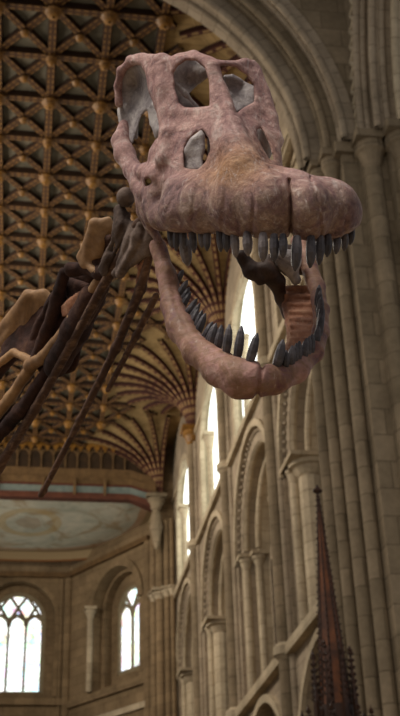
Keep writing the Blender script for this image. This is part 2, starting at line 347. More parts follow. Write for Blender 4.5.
for a, b in zip(BAYS, BAYS[1:]):
    c = (a + b) / 2
    # main arcade: orders and a hood
    m = MB(); m.arch(FR, c, 5.25, 2.75, 2.95, -0.1, 0.1, 4.6); m.build('arcade_hood', STONE_L, wr)
    m = MB(); m.arch(FR, c, 5.25, 2.3, 2.76, 0.3, 0.9, 0); m.arch(FR, c, 5.25, 1.9, 2.31, 0.65, 1.3, 0); m.build('arcade_arch', STONE_D, wr)
    # gallery: hood with small billets, three orders, two sub-arches on a central column
    m = MB(); m.arch(FR, c, 12.9, 2.65, 2.85, -0.08, 0.1, 12.6); m.build('gallery_hood', STONE_L, wr)
    m = MB()
    for i in range(34):
        t = math.pi * (i + 0.5) / 34; p = FR(c - 2.55 * math.cos(t), 12.9 + 2.55 * math.sin(t), 0.06)
        m.lathe(p - np.array([0, 0, 0.07]), [(0.02, 0.02), (0.055, 0.04), (0.055, 0.1), (0.02, 0.12)], 6)
    m.build('billet_row', STONE, wr)
    m = MB(); m.arch(FR, c, 12.9, 2.25, 2.66, 0.1, 0.62, 8.5); m.build('gallery_arch', STONE, wr)
    m = MB(); m.arch(FR, c, 12.9, 1.9, 2.26, 0.5, 1.15, 8.5); m.build('gallery_arch', STONE_L, wr)
    m = MB(); m.tube([FR(c - 2.3 * math.cos(math.pi * i / 28), 12.9 + 2.3 * math.sin(math.pi * i / 28), 0.2) for i in range(29)], 0.1, 8)
    m.tube([FR(c - 1.95 * math.cos(math.pi * i / 28), 12.9 + 1.95 * math.sin(math.pi * i / 28), 0.5) for i in range(29)], 0.09, 8); m.build('arch_roll', STONE_L, wr, True)
    m = MB()
    for s in (-1, 1): m.arch(FR, c + s * 0.95, 12.0, 0.72, 0.96, 0.75, 1.05, 8.5, 16)
    m.wall(FR, c - 1.92, c + 1.92, 12.9, 14.7, [], 0.85, 1.0); m.build('sub_arch', STONE, wr)
    for u, d, r in ((c - 2.32, 0.18, 0.12), (c + 2.32, 0.18, 0.12), (c - 1.98, 0.46, 0.12), (c + 1.98, 0.5, 0.12 if 25.3 < c < 31.9 else 0.3), (c, 0.8, 0.16)):
        top = 12.3 if u != c else 11.6
        m = MB(); m.tube([FR(u, 8.55, d), FR(u, top, d)], r, 12); m.build('gallery_shaft', STONE_L, wr, True)
        m = MB(); capital(m, FR(u, top, d), r, 0.36); m.build('gallery_capital', STONE_L, wr)
    # clerestory: shallow splayed window with a slender column before it
    m = MB(); m.arch(FR, c, 18.9, 1.85, 2.1, -0.06, 0.1, 16.05); m.build('clerestory_arch', STONE_L, wr)
    for u in ((c + 0.5,) if c > 24 else (c - 0.2, c + 0.35, c + 0.9, c + 1.45)):
        m = MB(); m.tube([FR(u, 16.2, 0.08), FR(u, 18.5, 0.08)], 0.1, 12); m.build('clerestory_column', STONE_L, wr, True)
        m = MB(); capital(m, FR(u, 18.5, 0.08), 0.13, 0.45); m.build('clerestory_capital', STONE_L, wr)
# vaulting shafts between the bays
for y in BAYS[1:4]:
    m = MB(); m.tube([FR(y, 0, -0.12), FR(y, 20.0, -0.12)], 0.19, 14); m.build('wall_shaft', STONE_D, wr, True)
    for s in (-1, 1):
        m = MB(); m.tube([FR(y + s * 0.3, 0, -0.02), FR(y + s * 0.3, 20.0, -0.02)], 0.1, 10); m.build('wall_shaft', STONE, wr, True)
    for z in (8.35, 15.88):
        m = MB(); m.lathe(FR(y, z, -0.12), [(0.19, -0.08), (0.3, 0.02), (0.3, 0.2), (0.19, 0.3)], 14); m.build('shaft_ring', STONE_L, wr)
    m = MB(); capital(m, FR(y, 20.0, -0.12), 0.2, 0.55); m.build('wall_shaft_capital', GOLD if y == 38.8 else STONE_L, wr)

def window(n, F, uc, r, zb, zs, d, mat, label, lights=3, kz=1.0, tracery=True):
    m = MB(); k = 18
    pl = [(uc - r, zb), (uc + r, zb)] + [(uc + r * math.cos(math.pi * i / k), zs + kz * r * math.sin(math.pi * i / k)) for i in range(k + 1)]
    cen = F(uc, (zb + zs) / 2, d + 0.06)
    w = empty('window_%d' % n, F(uc, zb, d)); tag(w, label, 'window', 'structure')
    loc = np.array(w.location)
    for a, b in zip(pl, pl[1:] + pl[:1]): m.face([cen, F(*a, d + 0.06), F(*b, d + 0.06)], [(0, 0)] * 3)
    m.build('pane', mat, w, loc=loc)
    fr = MB(); fr.arch(F, uc, zs, r - (0.09 if tracery else 0.02), r + 0.12, d - 0.06, d + 0.1, zb, kz=kz); fr.box(F, uc - r, uc + r, zb - 0.12, zb + 0.06, d - 0.06, d + 0.1)
    fr.build('frame', LEAD, w, loc=loc)
    for i in range(1, lights):
        u = uc - r + 2 * r * i / lights
        q = MB(); q.box(F, u - 0.055, u + 0.055, zb, zs + (0.1 if tracery else 0.5 * r), d - 0.05, d + 0.08); q.build('mullion', LEAD, w, loc=loc)
    if tracery:
        lw = 2 * r / lights; q = MB(); top = zs - lw * 0.35
        for i in range(lights):
            cu = uc - r + lw * (i + 0.5)
            for s in (-1, 1): q.tube([F(cu + s * lw / 2, top - 0.05, d), F(cu + s * lw * 0.4, top + lw * 0.32, d), F(cu, top + lw * 0.62, d)], 0.085, 6)
        for i in range(lights + 1):
            cu = uc - r + lw * i
            for s in (-1, 1):
                if abs(cu + s * lw / 2 - uc) < r: q.tube([F(cu, top + lw * 0.2, d), F(cu + s * lw * 0.5, top + lw * 1.05, d), F(cu, top + lw * 1.75, d)], 0.08, 6)
        q.build('tracery', LEAD, w, loc=loc)
    return w
wn = 1
m = MB(); m.box(FR, 19.3, 25.2, 16.1, 21.5, 0.3, 0.4); m.build('clerestory_back', STONE_L, wr)
for (a, b), t in zip(zip(BAYS[1:], BAYS[2:]), ('in the second bay, seen through the open jaws', 'in the third bay from the pier', 'in the last bay before the apse')):
    window(wn, FR, (a + b) / 2, 1.88, 16.25, 18.9, 0.16, GLASS_W, 'bright clerestory window high on the right wall ' + t, 1, tracery=False); wn += 1

# left (north) wall, same storeys, plainer
FL = frame((XL, 0, 0), (0, 1, 0), (-1, 0, 0))
m = MB(); m.wall(FL, 19.0, 46.2, 0, 8.4, holes_a, 0, 0.55); m.wall(FL, 19.0, 46.2, 8.4, 16.0, holes_t, 0, 0.4); m.wall(FL, 19.0, 46.2, 16.0, 23.4, holes_c, 0, 0.4)
wl = tag(m.build('wall_left', STONE), 'left side wall of the presbytery with the same three rows of arches', 'wall', 'structure')
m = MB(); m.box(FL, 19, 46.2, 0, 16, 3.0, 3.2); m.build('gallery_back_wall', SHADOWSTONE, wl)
for z in (8.45, 15.98):
    m = MB(); m.box(FL, 19.0, 46.0, z - 0.12, z + 0.12, -0.18, 0.05); m.build('string_course', STONE_L, wl)
for y in BAYS[1:4]:
    m = MB(); m.tube([FL(y, 0, -0.12), FL(y, 20.6, -0.12)], 0.19, 12); m.build('wall_shaft', STONE_D, wl, True)
for a, b in zip(BAYS, BAYS[1:]):
    c = (a + b) / 2; m = MB(); m.arch(FL, c, 12.9, 2.2, 2.66, 0.1, 0.9, 8.5); m.arch(FL, c, 5.25, 2.3, 2.76, 0.2, 0.9, 0); m.build('wall_arch', STONE_D, wl)

# ------------------------------------------------------------------ painted timber vault
ZS, ZC, RF = 20.6, 23.0, 3.3
m = MB(); m.box(FW, XL - 0.6, XR + 0.6, ZC, ZC + 0.2, 17.4, YE + 0.1)
ceil = tag(m.build('ceiling', PANEL), 'timber ceiling painted slate with a lattice of beaded ribs', 'ceiling', 'structure')
SPR = [(XR, y) for y in BAYS[:4]] + [(XL, y) for y in BAYS[:4]] + [(5.45, YE), (-6.45, YE)]
m = MB()
for x0, x1 in ((2.75, XR), (XL, -3.75)): m.box(FW, x0, x1, ZC - 0.02, ZC + 0.1, 18.4, YE)
m.build('vault_cove', BUFF, ceil)
flat = lambda x, y: min(math.hypot(x - a, y - b) for a, b in SPR) > RF + 0.02
for sx, sy in SPR:
    m = MB(); sgn = -1 if sx > 0 else 1; base = math.pi if sx > 0 else 0
    angs = [base + math.radians(t) for t in range(-90, 91, 6)]; phis = [math.pi / 2 * i / 12 for i in range(13)]
    pt = lambda th, ph, off=0: np.array([sx + (RF * (1 - math.cos(ph)) + 0.14 * (1 - ph / 1.571)) * math.cos(th), sy + (RF * (1 - math.cos(ph)) + 0.14 * (1 - ph / 1.571)) * math.sin(th), ZS + (ZC - ZS) * math.sin(ph)])
    for t0, t1 in zip(angs, angs[1:]):
        for p0, p1 in zip(phis, phis[1:]):
            m.face([pt(t0, p0), pt(t1, p0), pt(t1, p1), pt(t0, p1)], [(t0, p0 * 3), (t1, p0 * 3), (t1, p1 * 3), (t0, p1 * 3)])
    m.build('vault_cove', BUFF, ceil, True)
    if sx < 0: continue
    for t in (range(-90, 91, 15) if sy < YE else (0, 15, 31, 47, 62, 76, 90)):
        th = base + math.radians(t); P = [pt(th, ph) for ph in phis]; side = (-math.sin(th), math.cos(th), 0)
        dn = []
        for i in range(len(P)):
            tg = unit(P[min(i + 1, 12)] - P[max(i - 1, 0)]); nn = np.cross(tg, side); nn = nn if nn[2] < 0 or (abs(nn[2]) < 1e-6) else -nn
            if i < 3 and nn[:2].dot([math.cos(th), math.sin(th)]) < 0: nn = -nn
            dn.append(nn)
        m = MB(); m.sweep(P, side, 0.2, 0.15, dn); m.build('fan_rib', RIB_FAN, ceil)
# lattice of the flat part: columns along the church, rows across, diagonals in every cell
DXC, DYC = 1.37, 1.625
cols = [-0.08 + DXC * k for k in range(-4, 3)]; rows = [23.42 + DYC * k for k in range(-3, 14)]
def rib_line(mb, a, b, w, h, z=ZC):
    a, b = np.array(a, float), np.array(b, float); L = np.linalg.norm(b - a); n = max(1, int(L / 0.2)); d = (b - a) / L; side = (-d[1], d[0], 0)
    run = []
    for i in range(n + 1):
        p = a + d * L * i / n
        if flat(*p) and p[1] < YE - 0.1 and p[1] > 18.4: run.append((p[0], p[1], z))
        else:
            if len(run) > 1: mb.sweep(run, side, w, h, (0, 0, -1))
            run = []
    if len(run) > 1: mb.sweep(run, side, w, h, (0, 0, -1))
m = MB()
for x in cols: rib_line(m, (x, 18.4), (x, YE), 0.25, 0.17)
m.build('ridge_ribs', RIB, ceil)
m = MB()
for y in rows: rib_line(m, (-5.6, y), (5.9, y), 0.25, 0.19)
m.build('cross_ribs', RIB, ceil)
m = MB()
for i, x in enumerate(cols[:-1] + [cols[-1], cols[-1] + DXC]):
    for y in rows:
        rib_line(m, (x, y), (x + DXC, y + DYC), 0.24, 0.14); rib_line(m, (x, y + DYC), (x + DXC, y), 0.24, 0.14)
m.build('diagonal_ribs', RIB, ceil)
BP = [(0.05, -0.32), (0.16, -0.3), (0.24, -0.24), (0.2, -0.2), (0.3, -0.14), (0.24, -0.05), (0.2, 0)]
big = MB(); big.lathe((0, 0, 0), BP, 12)
proto = None; nb = 0
for x in cols:
    for y in rows:
        if not (flat(x, y) and y < YE - 0.3 and -3.0 < x) or nb >= 90: continue
        if proto is None: o = proto = big.build('boss', GOLD, ceil)
        else: o = proto.copy(); C.objects.link(o)
        k = 0.72 if (round((y - rows[0]) / DYC) % 2 == 1) else 0.52
        o.location = (x, y, ZC - 0.12); o.scale = (k, k, 1); nb += 1
m = MB()
for x in cols:
    for y in rows:
        if flat(x + DXC / 2, y + DYC / 2) and y + DYC / 2 < YE - 0.2: m.lathe((x + DXC / 2, y + DYC / 2, ZC - 0.16), [(a * 0.42, b * 0.5) for a, b in BP], 8)
m.build('small_bosses', GOLD, ceil)['kind'] = 'stuff'

# ------------------------------------------------------------------ apse: beam across its mouth, painted flat ceiling, faceted wall with windows
m = MB(); m.box(FW, -6.4, 5.4, 20.55, 23.2, YE + 0.05, YE + 0.6)
beam = tag(m.build('trim_1', DARKWOOD), 'painted timber beam with blue and red bands across the apse mouth', 'beam', 'structure')
def strip(name, z0, z1, d, mat):
    m = MB(); m.box(FW, -6.2, 4.1, z0, z1, YE - d, YE + 0.1)
    m.hexa([(4.1, YE - d, z0), (5.2, YE - d - 0.25, z0 - 0.45), (5.2, YE + 0.1, z0 - 0.45), (4.1, YE + 0.1, z0), (4.1, YE - d, z1), (5.2, YE - d - 0.25, z1 - 0.45), (5.2, YE + 0.1, z1 - 0.45), (4.1, YE + 0.1, z1)])
    m.build(name, mat, beam)
strip('red_band', 20.35, 20.62, 0.3, REDPAINT); strip('blue_band', 20.62, 20.95, 0.22, BLUEPAINT); strip('red_fillet', 20.95, 21.05, 0.26, REDPAINT)
strip('leaf_band', 21.05, 21.4, 0.15, TANWOOD); strip('upper_band', 21.4, 21.85, 0.05, TANWOOD)
m = MB()
for i in range(20):
    x = -6 + 0.52 * i
    m.box(FW, x - 0.03, x + 0.03, 21.85, 22.75, YE - 0.06, YE + 0.06)
    m.arch(FW, x + 0.26, 22.5, 0.2, 0.25, YE - 0.05, YE + 0.05, 22.45, 8)
m.build('panel_tracery', TANWOOD, beam)
m = MB()
for i in range(30):
    x = -6 + 0.36 * i; m.face([(x - 0.18, YE - 0.12, 22.95), (x + 0.18, YE - 0.12, 22.95), (x, YE - 0.12, 22.6)], [(0, 0)] * 3)
m.box(FW, -6.2, 5.2, 22.9, 23.0, YE - 0.2, YE + 0.05); m.build('gilded_cresting', GOLD, beam)
m = MB()
for x in (-4.2, -2.9, -1.6, 0.35, 1.7, 3.0): m.box(FW, x - 0.05, x + 0.05, 20.5, 21.3, YE - 0.36, YE)
m.build('blocking', TANWOOD, beam)

AX = [(5.3, YE), (5.25, 48.0), (1.9, 53.4), (-2.9, 53.4), (-6.25, 48.0), (-6.3, YE)]
ZA = 20.5
m = MB(); cen = np.array([-0.5, 47.5, ZA])
out = [np.array([5.25, YE - 0.1, ZA])] + [np.array([-0.5 + 5.75 * math.copysign(abs(math.cos(math.pi * q / 32)) ** 0.72, math.cos(math.pi * q / 32)), 46.4 + 6.0 * math.sin(math.pi * q / 32) ** 0.8, ZA]) for q in range(33)] + [np.array([-6.25, YE - 0.1, ZA])]
cov = [p + (np.array([p[0] - cen[0], p[1] - cen[1], 0]) * 0.05) + np.array([0, 0, -0.4]) for p in out]
for i in range(len(out) - 1):
    a, b = out[i], out[i + 1]; w = 3.2
    ia, ib = cen + (a - cen) * 0.45, cen + (b - cen) * 0.45
    m.face([a, b, ib, ia], [(0.75, 0), (0.75, 0), (w, 0), (w, 0)]); m.face([ia, ib, cen], [(w, 0)] * 3)
    m.face([cov[i], cov[i + 1], b, a], [(0.0, 0), (0.0, 0), (0.75, 0), (0.75, 0)])
m.face([out[-1], out[0], cen], [(3, 0)] * 3)
tag(m.build('ceiling_apse', SKYPAINT), 'flat apse ceiling painted with pale blue clouds, orange border and golden ring', 'ceiling', 'structure')

apse = empty('wall_apse', (0, 48, 0)); tag(apse, 'faceted apse wall of tan stone below the painted ceiling', 'wall', 'structure')
AL = np.array([0, 48.0, 0])
for i, ((x0, y0), (x1, y1)) in enumerate(zip(AX, AX[1:])):
    U = np.array([x1 - x0, y1 - y0, 0]); Ln = np.linalg.norm(U); U = U / Ln; D = np.array([U[1], -U[0], 0])
    F = frame((x0, y0, 0), U, D); m = MB()
    if i in (0, 4):
        m.wall(F, 0, Ln, 0, 20.6, [], 0, 0.5); m.build('apse_bay', STONE_A, apse, loc=AL); continue
    c = Ln / 2
    if i == 2:
        zb, zs, r, dep, kz = 14.2, 17.85, 1.35, 0.55, 0.6
        m.wall(F, 0, Ln, 0, 12.4, [(c, 1.6, 6, 9.6)], 0, 0.5); m.wall(F, 0, Ln, 12.4, 20.6, [(c, 1.75, zb - 0.3, 17.6)], 0, 0.55)
        b = MB(); b.arch(F, c, 17.6, 1.75, 1.95, -0.06, 0.1, 13.9); b.box(F, c - 2.2, c + 2.2, 13.5, 13.75, -0.15, 0.2); b.build('window_arch', STONE_A, apse, loc=AL)
        b = MB(); b.wall(F, c - 1.8, c + 1.8, 13.9, 19.6, [(c, r - 0.02, zb, zs - 0.2)], dep, dep + 0.12); b.build('apse_bay', STONE_A, apse, loc=AL)
        window(wn, F, c, r - 0.12, zb, zs - 0.18, dep + 0.1, GLASS, 'large stained glass window at the east end, three bright lights under tracery', 3, 1.0); wn += 1
    else:
        c += -0.6 if i == 1 else 0.6
        m.wall(F, 0, Ln, 0, 12.4, [(c, 1.6, 6, 9.8)], 0, 0.6); m.wall(F, 0, Ln, 12.4, 20.6, [(c, 1.75, 13.7, 17.3)], 0, 1.2)
        b = MB(); b.arch(F, c, 17.3, 1.75, 2.1, -0.1, 0.12, 17.2); b.box(F, 0, Ln, 13.3, 13.6, -0.14, 0.2); b.build('window_arch', STONE_A, apse, loc=AL)
        for u in ((c + 1.8,) if i == 1 else (c - 1.8,)):
            b = MB(); b.tube([F(u, 13.7, -0.12), F(u, 17.0, -0.12)], 0.13, 10); b.build('window_shaft', STONE_L, apse, True, loc=AL)
            b = MB(); capital(b, F(u, 17.0, -0.12), 0.14, 0.45); b.build('window_capital', STONE_L, apse, loc=AL)
        b = MB(); b.wall(F, c - 1.9, c + 1.9, 13.5, 19.6, [(c, 1.05, 14.4, 17.3)], 0.9, 1.05); b.arch(F, c, 17.4, 1.5, 1.8, 0.5, 0.9, 13.7); b.build('apse_bay', STONE_A, apse, loc=AL)
        window(wn, F, c, 1.0, 14.5, 17.3, 0.98, GLASS, 'narrow bright window deep in an arch on the canted apse wall' + ('' if i == 1 else ' out of sight on the far side'), 2, 1.0); wn += 1
    m.build('apse_bay', STONE_A, apse, loc=AL)
    b = MB(); b.arch(F, c, 9.7, 1.55, 1.85, -0.08, 0.3, 6); b.build('lower_arch', STONE_L, apse, loc=AL)
    b = MB(); b.box(F, 0, Ln, 12.3, 12.55, -0.12, 0.1); b.build('string_course', STONE_L, apse, loc=AL)
    b = MB(); b.box(F, 0, Ln, 19.55, 19.8, -0.18, 0.1); b.build('cornice', TANWOOD, apse, loc=AL)
for x, y in AX[1:5]:
    dx, dy = unit([-0.5 - x, 46 - y])
    for k, r in ((0, 0.2), (-0.34, 0.11), (0.34, 0.11)):
        m = MB(); p = np.array([x + dx * 0.08 - dy * k, y + dy * 0.08 + dx * k, 0]); m.tube([p, p + np.array([0, 0, 19.5])], r, 10); m.build('apse_shaft', STONE_A, apse, True, loc=AL)
for s, xx in ((1, 5.45), (-1, -6.45)):
    for k, (dx, dy, r) in enumerate(((-0.05, 0.0, 0.2), (-0.28, 0.35, 0.13), (0.2, -0.35, 0.14), (0.38, -0.6, 0.1))):
        m = MB(); p = np.array([xx + s * dx, YE + dy, 0]); m.tube([p, p + np.array([0, 0, 19.4])], r, 12); m.build('respond_shaft', STONE_A, apse, True, loc=AL)
        m = MB(); capital(m, p + np.array([0, 0, 16.0]), r, 0.35); m.build('respond_capital', STONE_L, apse, loc=AL)
    m = MB(); m.box(FW, xx - 0.1 if s > 0 else xx - 0.9, xx + 0.9 if s > 0 else xx + 0.1, 0, 23.2, YE, YE + 0.5); m.build('respond', STONE_A, apse, loc=AL)
# carved corbel with a figure at the springing beside the painted ceiling
cb = empty('carved_corbel', (5.2, 45.1, 18.4)); tag(cb, 'carved stone corbel with a small robed figure at the corner of the painted ceiling', 'corbel', 'structure')
m = MB(); p = np.array([5.2, 45.1, 18.4])
m.lathe(p, [(0.05, -0.3), (0.16, 0), (0.2, 0.3), (0.28, 0.6), (0.3, 0.75), (0.1, 0.8)], 10); m.build('bracket', STONE_D, cb, loc=p)
m = MB(); m.lathe(p + np.array([0, 0, 0.75]), [(0.24, 0), (0.22, 0.4), (0.16, 0.7), (0.2, 0.95), (0.12, 1.1), (0.08, 1.15), (0.12, 1.25), (0.12, 1.38), (0.03, 1.46)], 12); m.build('robed_figure', STONE_D, cb, True, loc=p)
m = MB(); capital(m, p + np.array([0, 0, 1.45]), 0.22, 0.5); m.build('canopy', STONE_D, cb, loc=p)

# ------------------------------------------------------------------ crossing arch and its compound pier
CX, CZ = -0.5, 16.45
FC = FW
ca = empty('crossing_arch', (CX, 17.2, CZ)); tag(ca, 'great round moulded stone arch curving over the skull', 'arch', 'structure'); L0 = np.array(ca.location)
def orders(parent, F, uc, spec, L0, kz=1.0):
    for r0, r1, d0, d1, mt in spec:
        m = MB(); m.arch(F, uc, CZ, r0, r1, d0, d1, CZ - 0.02, 48, kz); m.build('arch_order', mt, parent, loc=L0)
        arc = lambda r, d: [F(uc - r * math.cos(math.pi * i / 48), CZ + kz * r * math.sin(math.pi * i / 48), d) for i in range(49)]
        m = MB(); m.tube(arc(r0 + 0.02, d0 + 0.02), 0.08, 10, False); m.tube(arc(r0 - 0.0, (d0 + d1) / 2), 0.07, 10, False)
        m.build('arch_roll', mt, parent, True, loc=L0)
orders(ca, FC, CX, [(5.68, 6.06, 17.5, 18.2, STONE), (6.02, 6.32, 17.15, 17.55, STONE_D), (6.28, 6.58, 16.8, 17.2, STONE)], L0)
m = MB(); m.wall(FC, -8.3, 6.15, CZ, 27, [(CX, 6.55, CZ, CZ)], 16.85, 18.1, 40); m.build('spandrel_wall', STONE_D, ca, loc=L0)
# transept arch: springs from the same pier towards the viewer
FT = frame((0, 11.0, 0), (0, 1, 0), (1, 0, 0))
ta = empty('transept_arch', (6.2, 11, CZ)); tag(ta, 'moulded arch with a zigzag band rising straight above the right pier', 'arch', 'structure'); L1 = np.array(ta.location)
orders(ta, FT, 0, [(5.65, 5.98, 6.1, 6.4, STONE), (5.4, 5.7, 6.36, 6.8, STONE), (5.15, 5.45, 6.76, 7.7, STONE_L)], L1, 1.15)
m = MB()
for i in range(0, 60):                                    # zigzag carving
    t = math.pi * i / 60 / 1.0; t2 = math.pi * (i + 0.5) / 60; t3 = math.pi * (i + 1) / 60
    for r, a, b in ((5.8, t, t2), (5.8, t2, t3)):
        f = lambda ang, rr: FT(-rr * math.cos(ang), CZ + 1.15 * rr * math.sin(ang), 6.08)
        ra, rb = (5.68, 5.94) if a == t else (5.94, 5.68)
        m.tube([f(a, ra), f(b, rb)], 0.05, 6)
m.build('zigzag_band', STONE_L, ta, loc=L1)
m = MB(); m.wall(FT, -7.4, 5.97, CZ, 27, [(0, 5.95, CZ, CZ)], 6.15, 8.2, 40); m.build('spandrel_wall', STONE_D, ta, loc=L1)

pier = empty('pillar_right', (6.3, 17.6, 0)); tag(pier, 'tall compound pier of clustered stone shafts at the right edge', 'pillar', 'structure'); LP = np.array(pier.location)
m = MB()
m.box(FW, 5.6, 9, 0, CZ, 17.6, 19.4); m.box(FW, 5.76, 9, 0, CZ, 17.0, 17.65); m.box(FW, 6.1, 9, 0, CZ, 16.85, 17.05); m.box(FW, 6.62, 9, 0, CZ, 16.6, 16.9); m.box(FW, 5.62, 6.05, CZ - 0.25, CZ, 16.9, 17.6); m.build('pier_core', STONE_D, pier, loc=LP)
for x, y, r in ((5.42, 18.3, 0.11), (5.5, 17.75, 0.12), (5.64, 17.36, 0.12), (6.3, 16.85, 0.18), (6.88, 16.55, 0.2), (7.4, 16.5, 0.2), (5.4, 18.9, 0.12)):
    m = MB(); m.tube([(x, y, 0), (x, y, CZ - 0.75)], r, 16); m.build('pier_shaft', STONE_D, pier, True, loc=LP)
    m = MB(); capital(m, (x, y, CZ - 0.78), r, 0.62); m.build('pier_capital', STONE_D, pier, loc=LP)

# ------------------------------------------------------------------ wooden canopy spire
SX, SY, ST = 3.57, 13.0, 7.12
sp = empty('wooden_spire', (SX, SY, 0)); tag(sp, 'slender red-brown carved oak spire with crockets rising in front of the right wall', 'spire'); LS = np.array(sp.location)
def pyr(mb, x, y, z0, z1, r0, r1, n=8):
    q = lambda r, z, k: (x + r * math.cos(2 * math.pi * (k + 0.5) / n), y + r * math.sin(2 * math.pi * (k + 0.5) / n), z)
    for k in range(n): mb.quad_auto([q(r0, z0, k), q(r0, z0, k + 1), q(r1, z1, k + 1), q(r1, z1, k)])
m = MB(); pyr(m, SX, SY, 4.35, ST, 0.19, 0.012); m.build('spire_shaft', SPIREWOOD, sp, loc=LS)
rest = MB(); crk = None; front = sorted(range(8), key=lambda k: math.sin(2 * math.pi * (k + 0.5) / 8) + 0.3 * math.cos(2 * math.pi * (k + 0.5) / 8))[:3]
for k in range(8):
    a = 2 * math.pi * (k + 0.5) / 8; q = MB(); q.tube([(SX + 0.19 * math.cos(a), SY + 0.19 * math.sin(a), 4.35), (SX + 0.012 * math.cos(a), SY + 0.012 * math.sin(a), ST)], [0.016, 0.006], 6); q.build('spire_ridge', SPIREDARK, sp, loc=LS)
    for j in range(32):
        t = (j + 0.3) / 32; r = 0.19 * (1 - t) + 0.012 * t + 0.006; z = 4.4 + (ST - 4.4) * t; sz = 0.8 - 0.4 * t
        u = np.array([math.cos(a), math.sin(a), 0]); c = np.array([SX, SY, z]) + u * r
        P = lambda mb, o, ux, k_: mb.tube([o, o + k_ * (0.024 * ux + np.array([0, 0, 0.014])), o + k_ * (0.028 * ux + np.array([0, 0, 0.036]))], [0.017 * k_, 0.015 * k_, 0.005 * k_], 5)
        if k not in front: P(rest, c, u, sz); continue
        if crk is None: b = MB(); P(b, np.zeros(3), np.array([1.0, 0, 0]), 1.0); o = crk = b.build('crocket', SPIREDARK, sp)
        else: o = crk.copy(); C.objects.link(o)
        o.location = c - LS; o.rotation_euler = (0, 0, a); o.scale = (sz, sz, sz)
rest.build('crockets', SPIREDARK, sp, loc=LS)['kind'] = 'stuff'
m = MB(); m.lathe((SX, SY, ST - 0.03), [(0.012, 0), (0.03, 0.02), (0.015, 0.04), (0.02, 0.06), (0.06, 0.09), (0.02, 0.11), (0.03, 0.14), (0.0, 0.19)], 8)
for a in range(4): m.tube([(SX, SY, ST + 0.06), (SX + 0.055 * math.cos(a * 1.571), SY + 0.055 * math.sin(a * 1.571), ST + 0.075)], [0.02, 0.025], 6)
m.build('finial', SPIREDARK, sp, loc=LS)
def pinnacle(x, y, z0, zs, z1, r):
    m = MB(); m.box(frame((x, y, 0), (1, 0.4, 0), (-0.4, 1, 0)), -r, r, z0, zs, -r, r); pyr(m, x, y, zs, z1, r * 1.25, 0.006, 4)
    for j in range(7):
        t = (j + 0.5) / 7; z = zs + (z1 - zs) * t; q = r * 1.3 * (1 - t) + 0.01
        for a in range(4):
            ca_, sa_ = math.cos(a * 1.571 + 0.38), math.sin(a * 1.571 + 0.38)
            m.tube([(x + q * ca_, y + q * sa_, z), (x + (q + 0.02) * ca_, y + (q + 0.02) * sa_, z + 0.02)], [0.013, 0.009], 5)
    m.lathe((x, y, z1 - 0.02), [(0.008, 0), (0.024, 0.03), (0.01, 0.05), (0.0, 0.09)], 6)
    m.build('pinnacle', SPIREDARK, sp, loc=LS)
for a in range(8):
    t = 2 * math.pi * a / 8 + 0.2
    pinnacle(SX + 0.24 * math.cos(t), SY + 0.24 * math.sin(t), 3.0, 4.55, 5.12 + 0.06 * math.cos(3 * t), 0.022)
for a in range(8):
    t = 2 * math.pi * (a + 0.5) / 8
    pinnacle(SX + 0.40 * math.cos(t), SY + 0.40 * math.sin(t), 2.6, 4.05, 4.42, 0.03)
m = MB()
for a in range(8):                                           # pierced lantern: posts, little arches and flying struts
    t = 2 * math.pi * (a + 0.5) / 8; c, s = math.cos(t), math.sin(t)
    m.box(frame((SX + 0.19 * c, SY + 0.19 * s, 0), (-s, c, 0), (c, s, 0)), -0.02, 0.02, 3.2, 4.45, -0.02, 0.02)
    m.tube([(SX + 0.4 * c, SY + 0.4 * s, 4.0), (SX + 0.3 * c, SY + 0.3 * s, 4.28), (SX + 0.2 * c, SY + 0.2 * s, 4.4)], 0.014, 6)
    t = 2 * math.pi * a / 8; c, s = math.cos(t), math.sin(t)
    F = frame((SX + 0.178 * c, SY + 0.178 * s, 0), (-s, c, 0), (c, s, 0))
    m.arch(F, 0, 4.2, 0.05, 0.075, -0.01, 0.02, 3.2, 10); m.wall(F, -0.075, 0.075, 4.2, 4.5, [(0, 0.05, 4.2, 4.2)], -0.005, 0.005, 10)
m.build('lantern', SPIREDARK, sp, loc=LS)
m = MB(); pyr(m, SX, SY, 2.6, 4.3, 0.12, 0.12); pyr(m, SX, SY, 2.4, 2.6, 0.46, 0.46); m.build('lantern_core', SPIREWOOD, sp, loc=LS)
m = MB(); pyr(m, SX, SY, 0.0, 2.5, 0.3, 0.34); pyr(m, SX, SY, 2.45, 2.62, 0.5, 0.5); m.build('base', SPIREWOOD, sp, loc=LS)

# ------------------------------------------------------------------ dinosaur skull and neck
# fossil bones are modelled as blended volumes and meshed; (x, y, w) is the bone plan in millimetre-like units
# seen from the front, w running towards the muzzle; place() turns it into true metres above the crossing floor
DIST = 2.55
UNIT = DIST / FPX
def place(p):
    p = np.asarray(p, float); k = (FPX - p[..., 2]) / FPX
    c = np.stack([(p[..., 0] - 200) * k, -(p[..., 1] - 358) * k, -(FPX - p[..., 2])], -1) * UNIT
    return c @ ROT.T + EYE
def loc3(p):                                     # plan point -> metric bone space (same unit as radii)
    p = np.asarray(p, float); k = (FPX - p[2]) / FPX
    return np.array([(p[0] - 200) * k, -(p[1] - 358) * k, p[2]]), k
def to_world(q):
    c = q.copy(); c[:, 2] = c[:, 2] - FPX
    return (c * UNIT) @ ROT.T + EYE

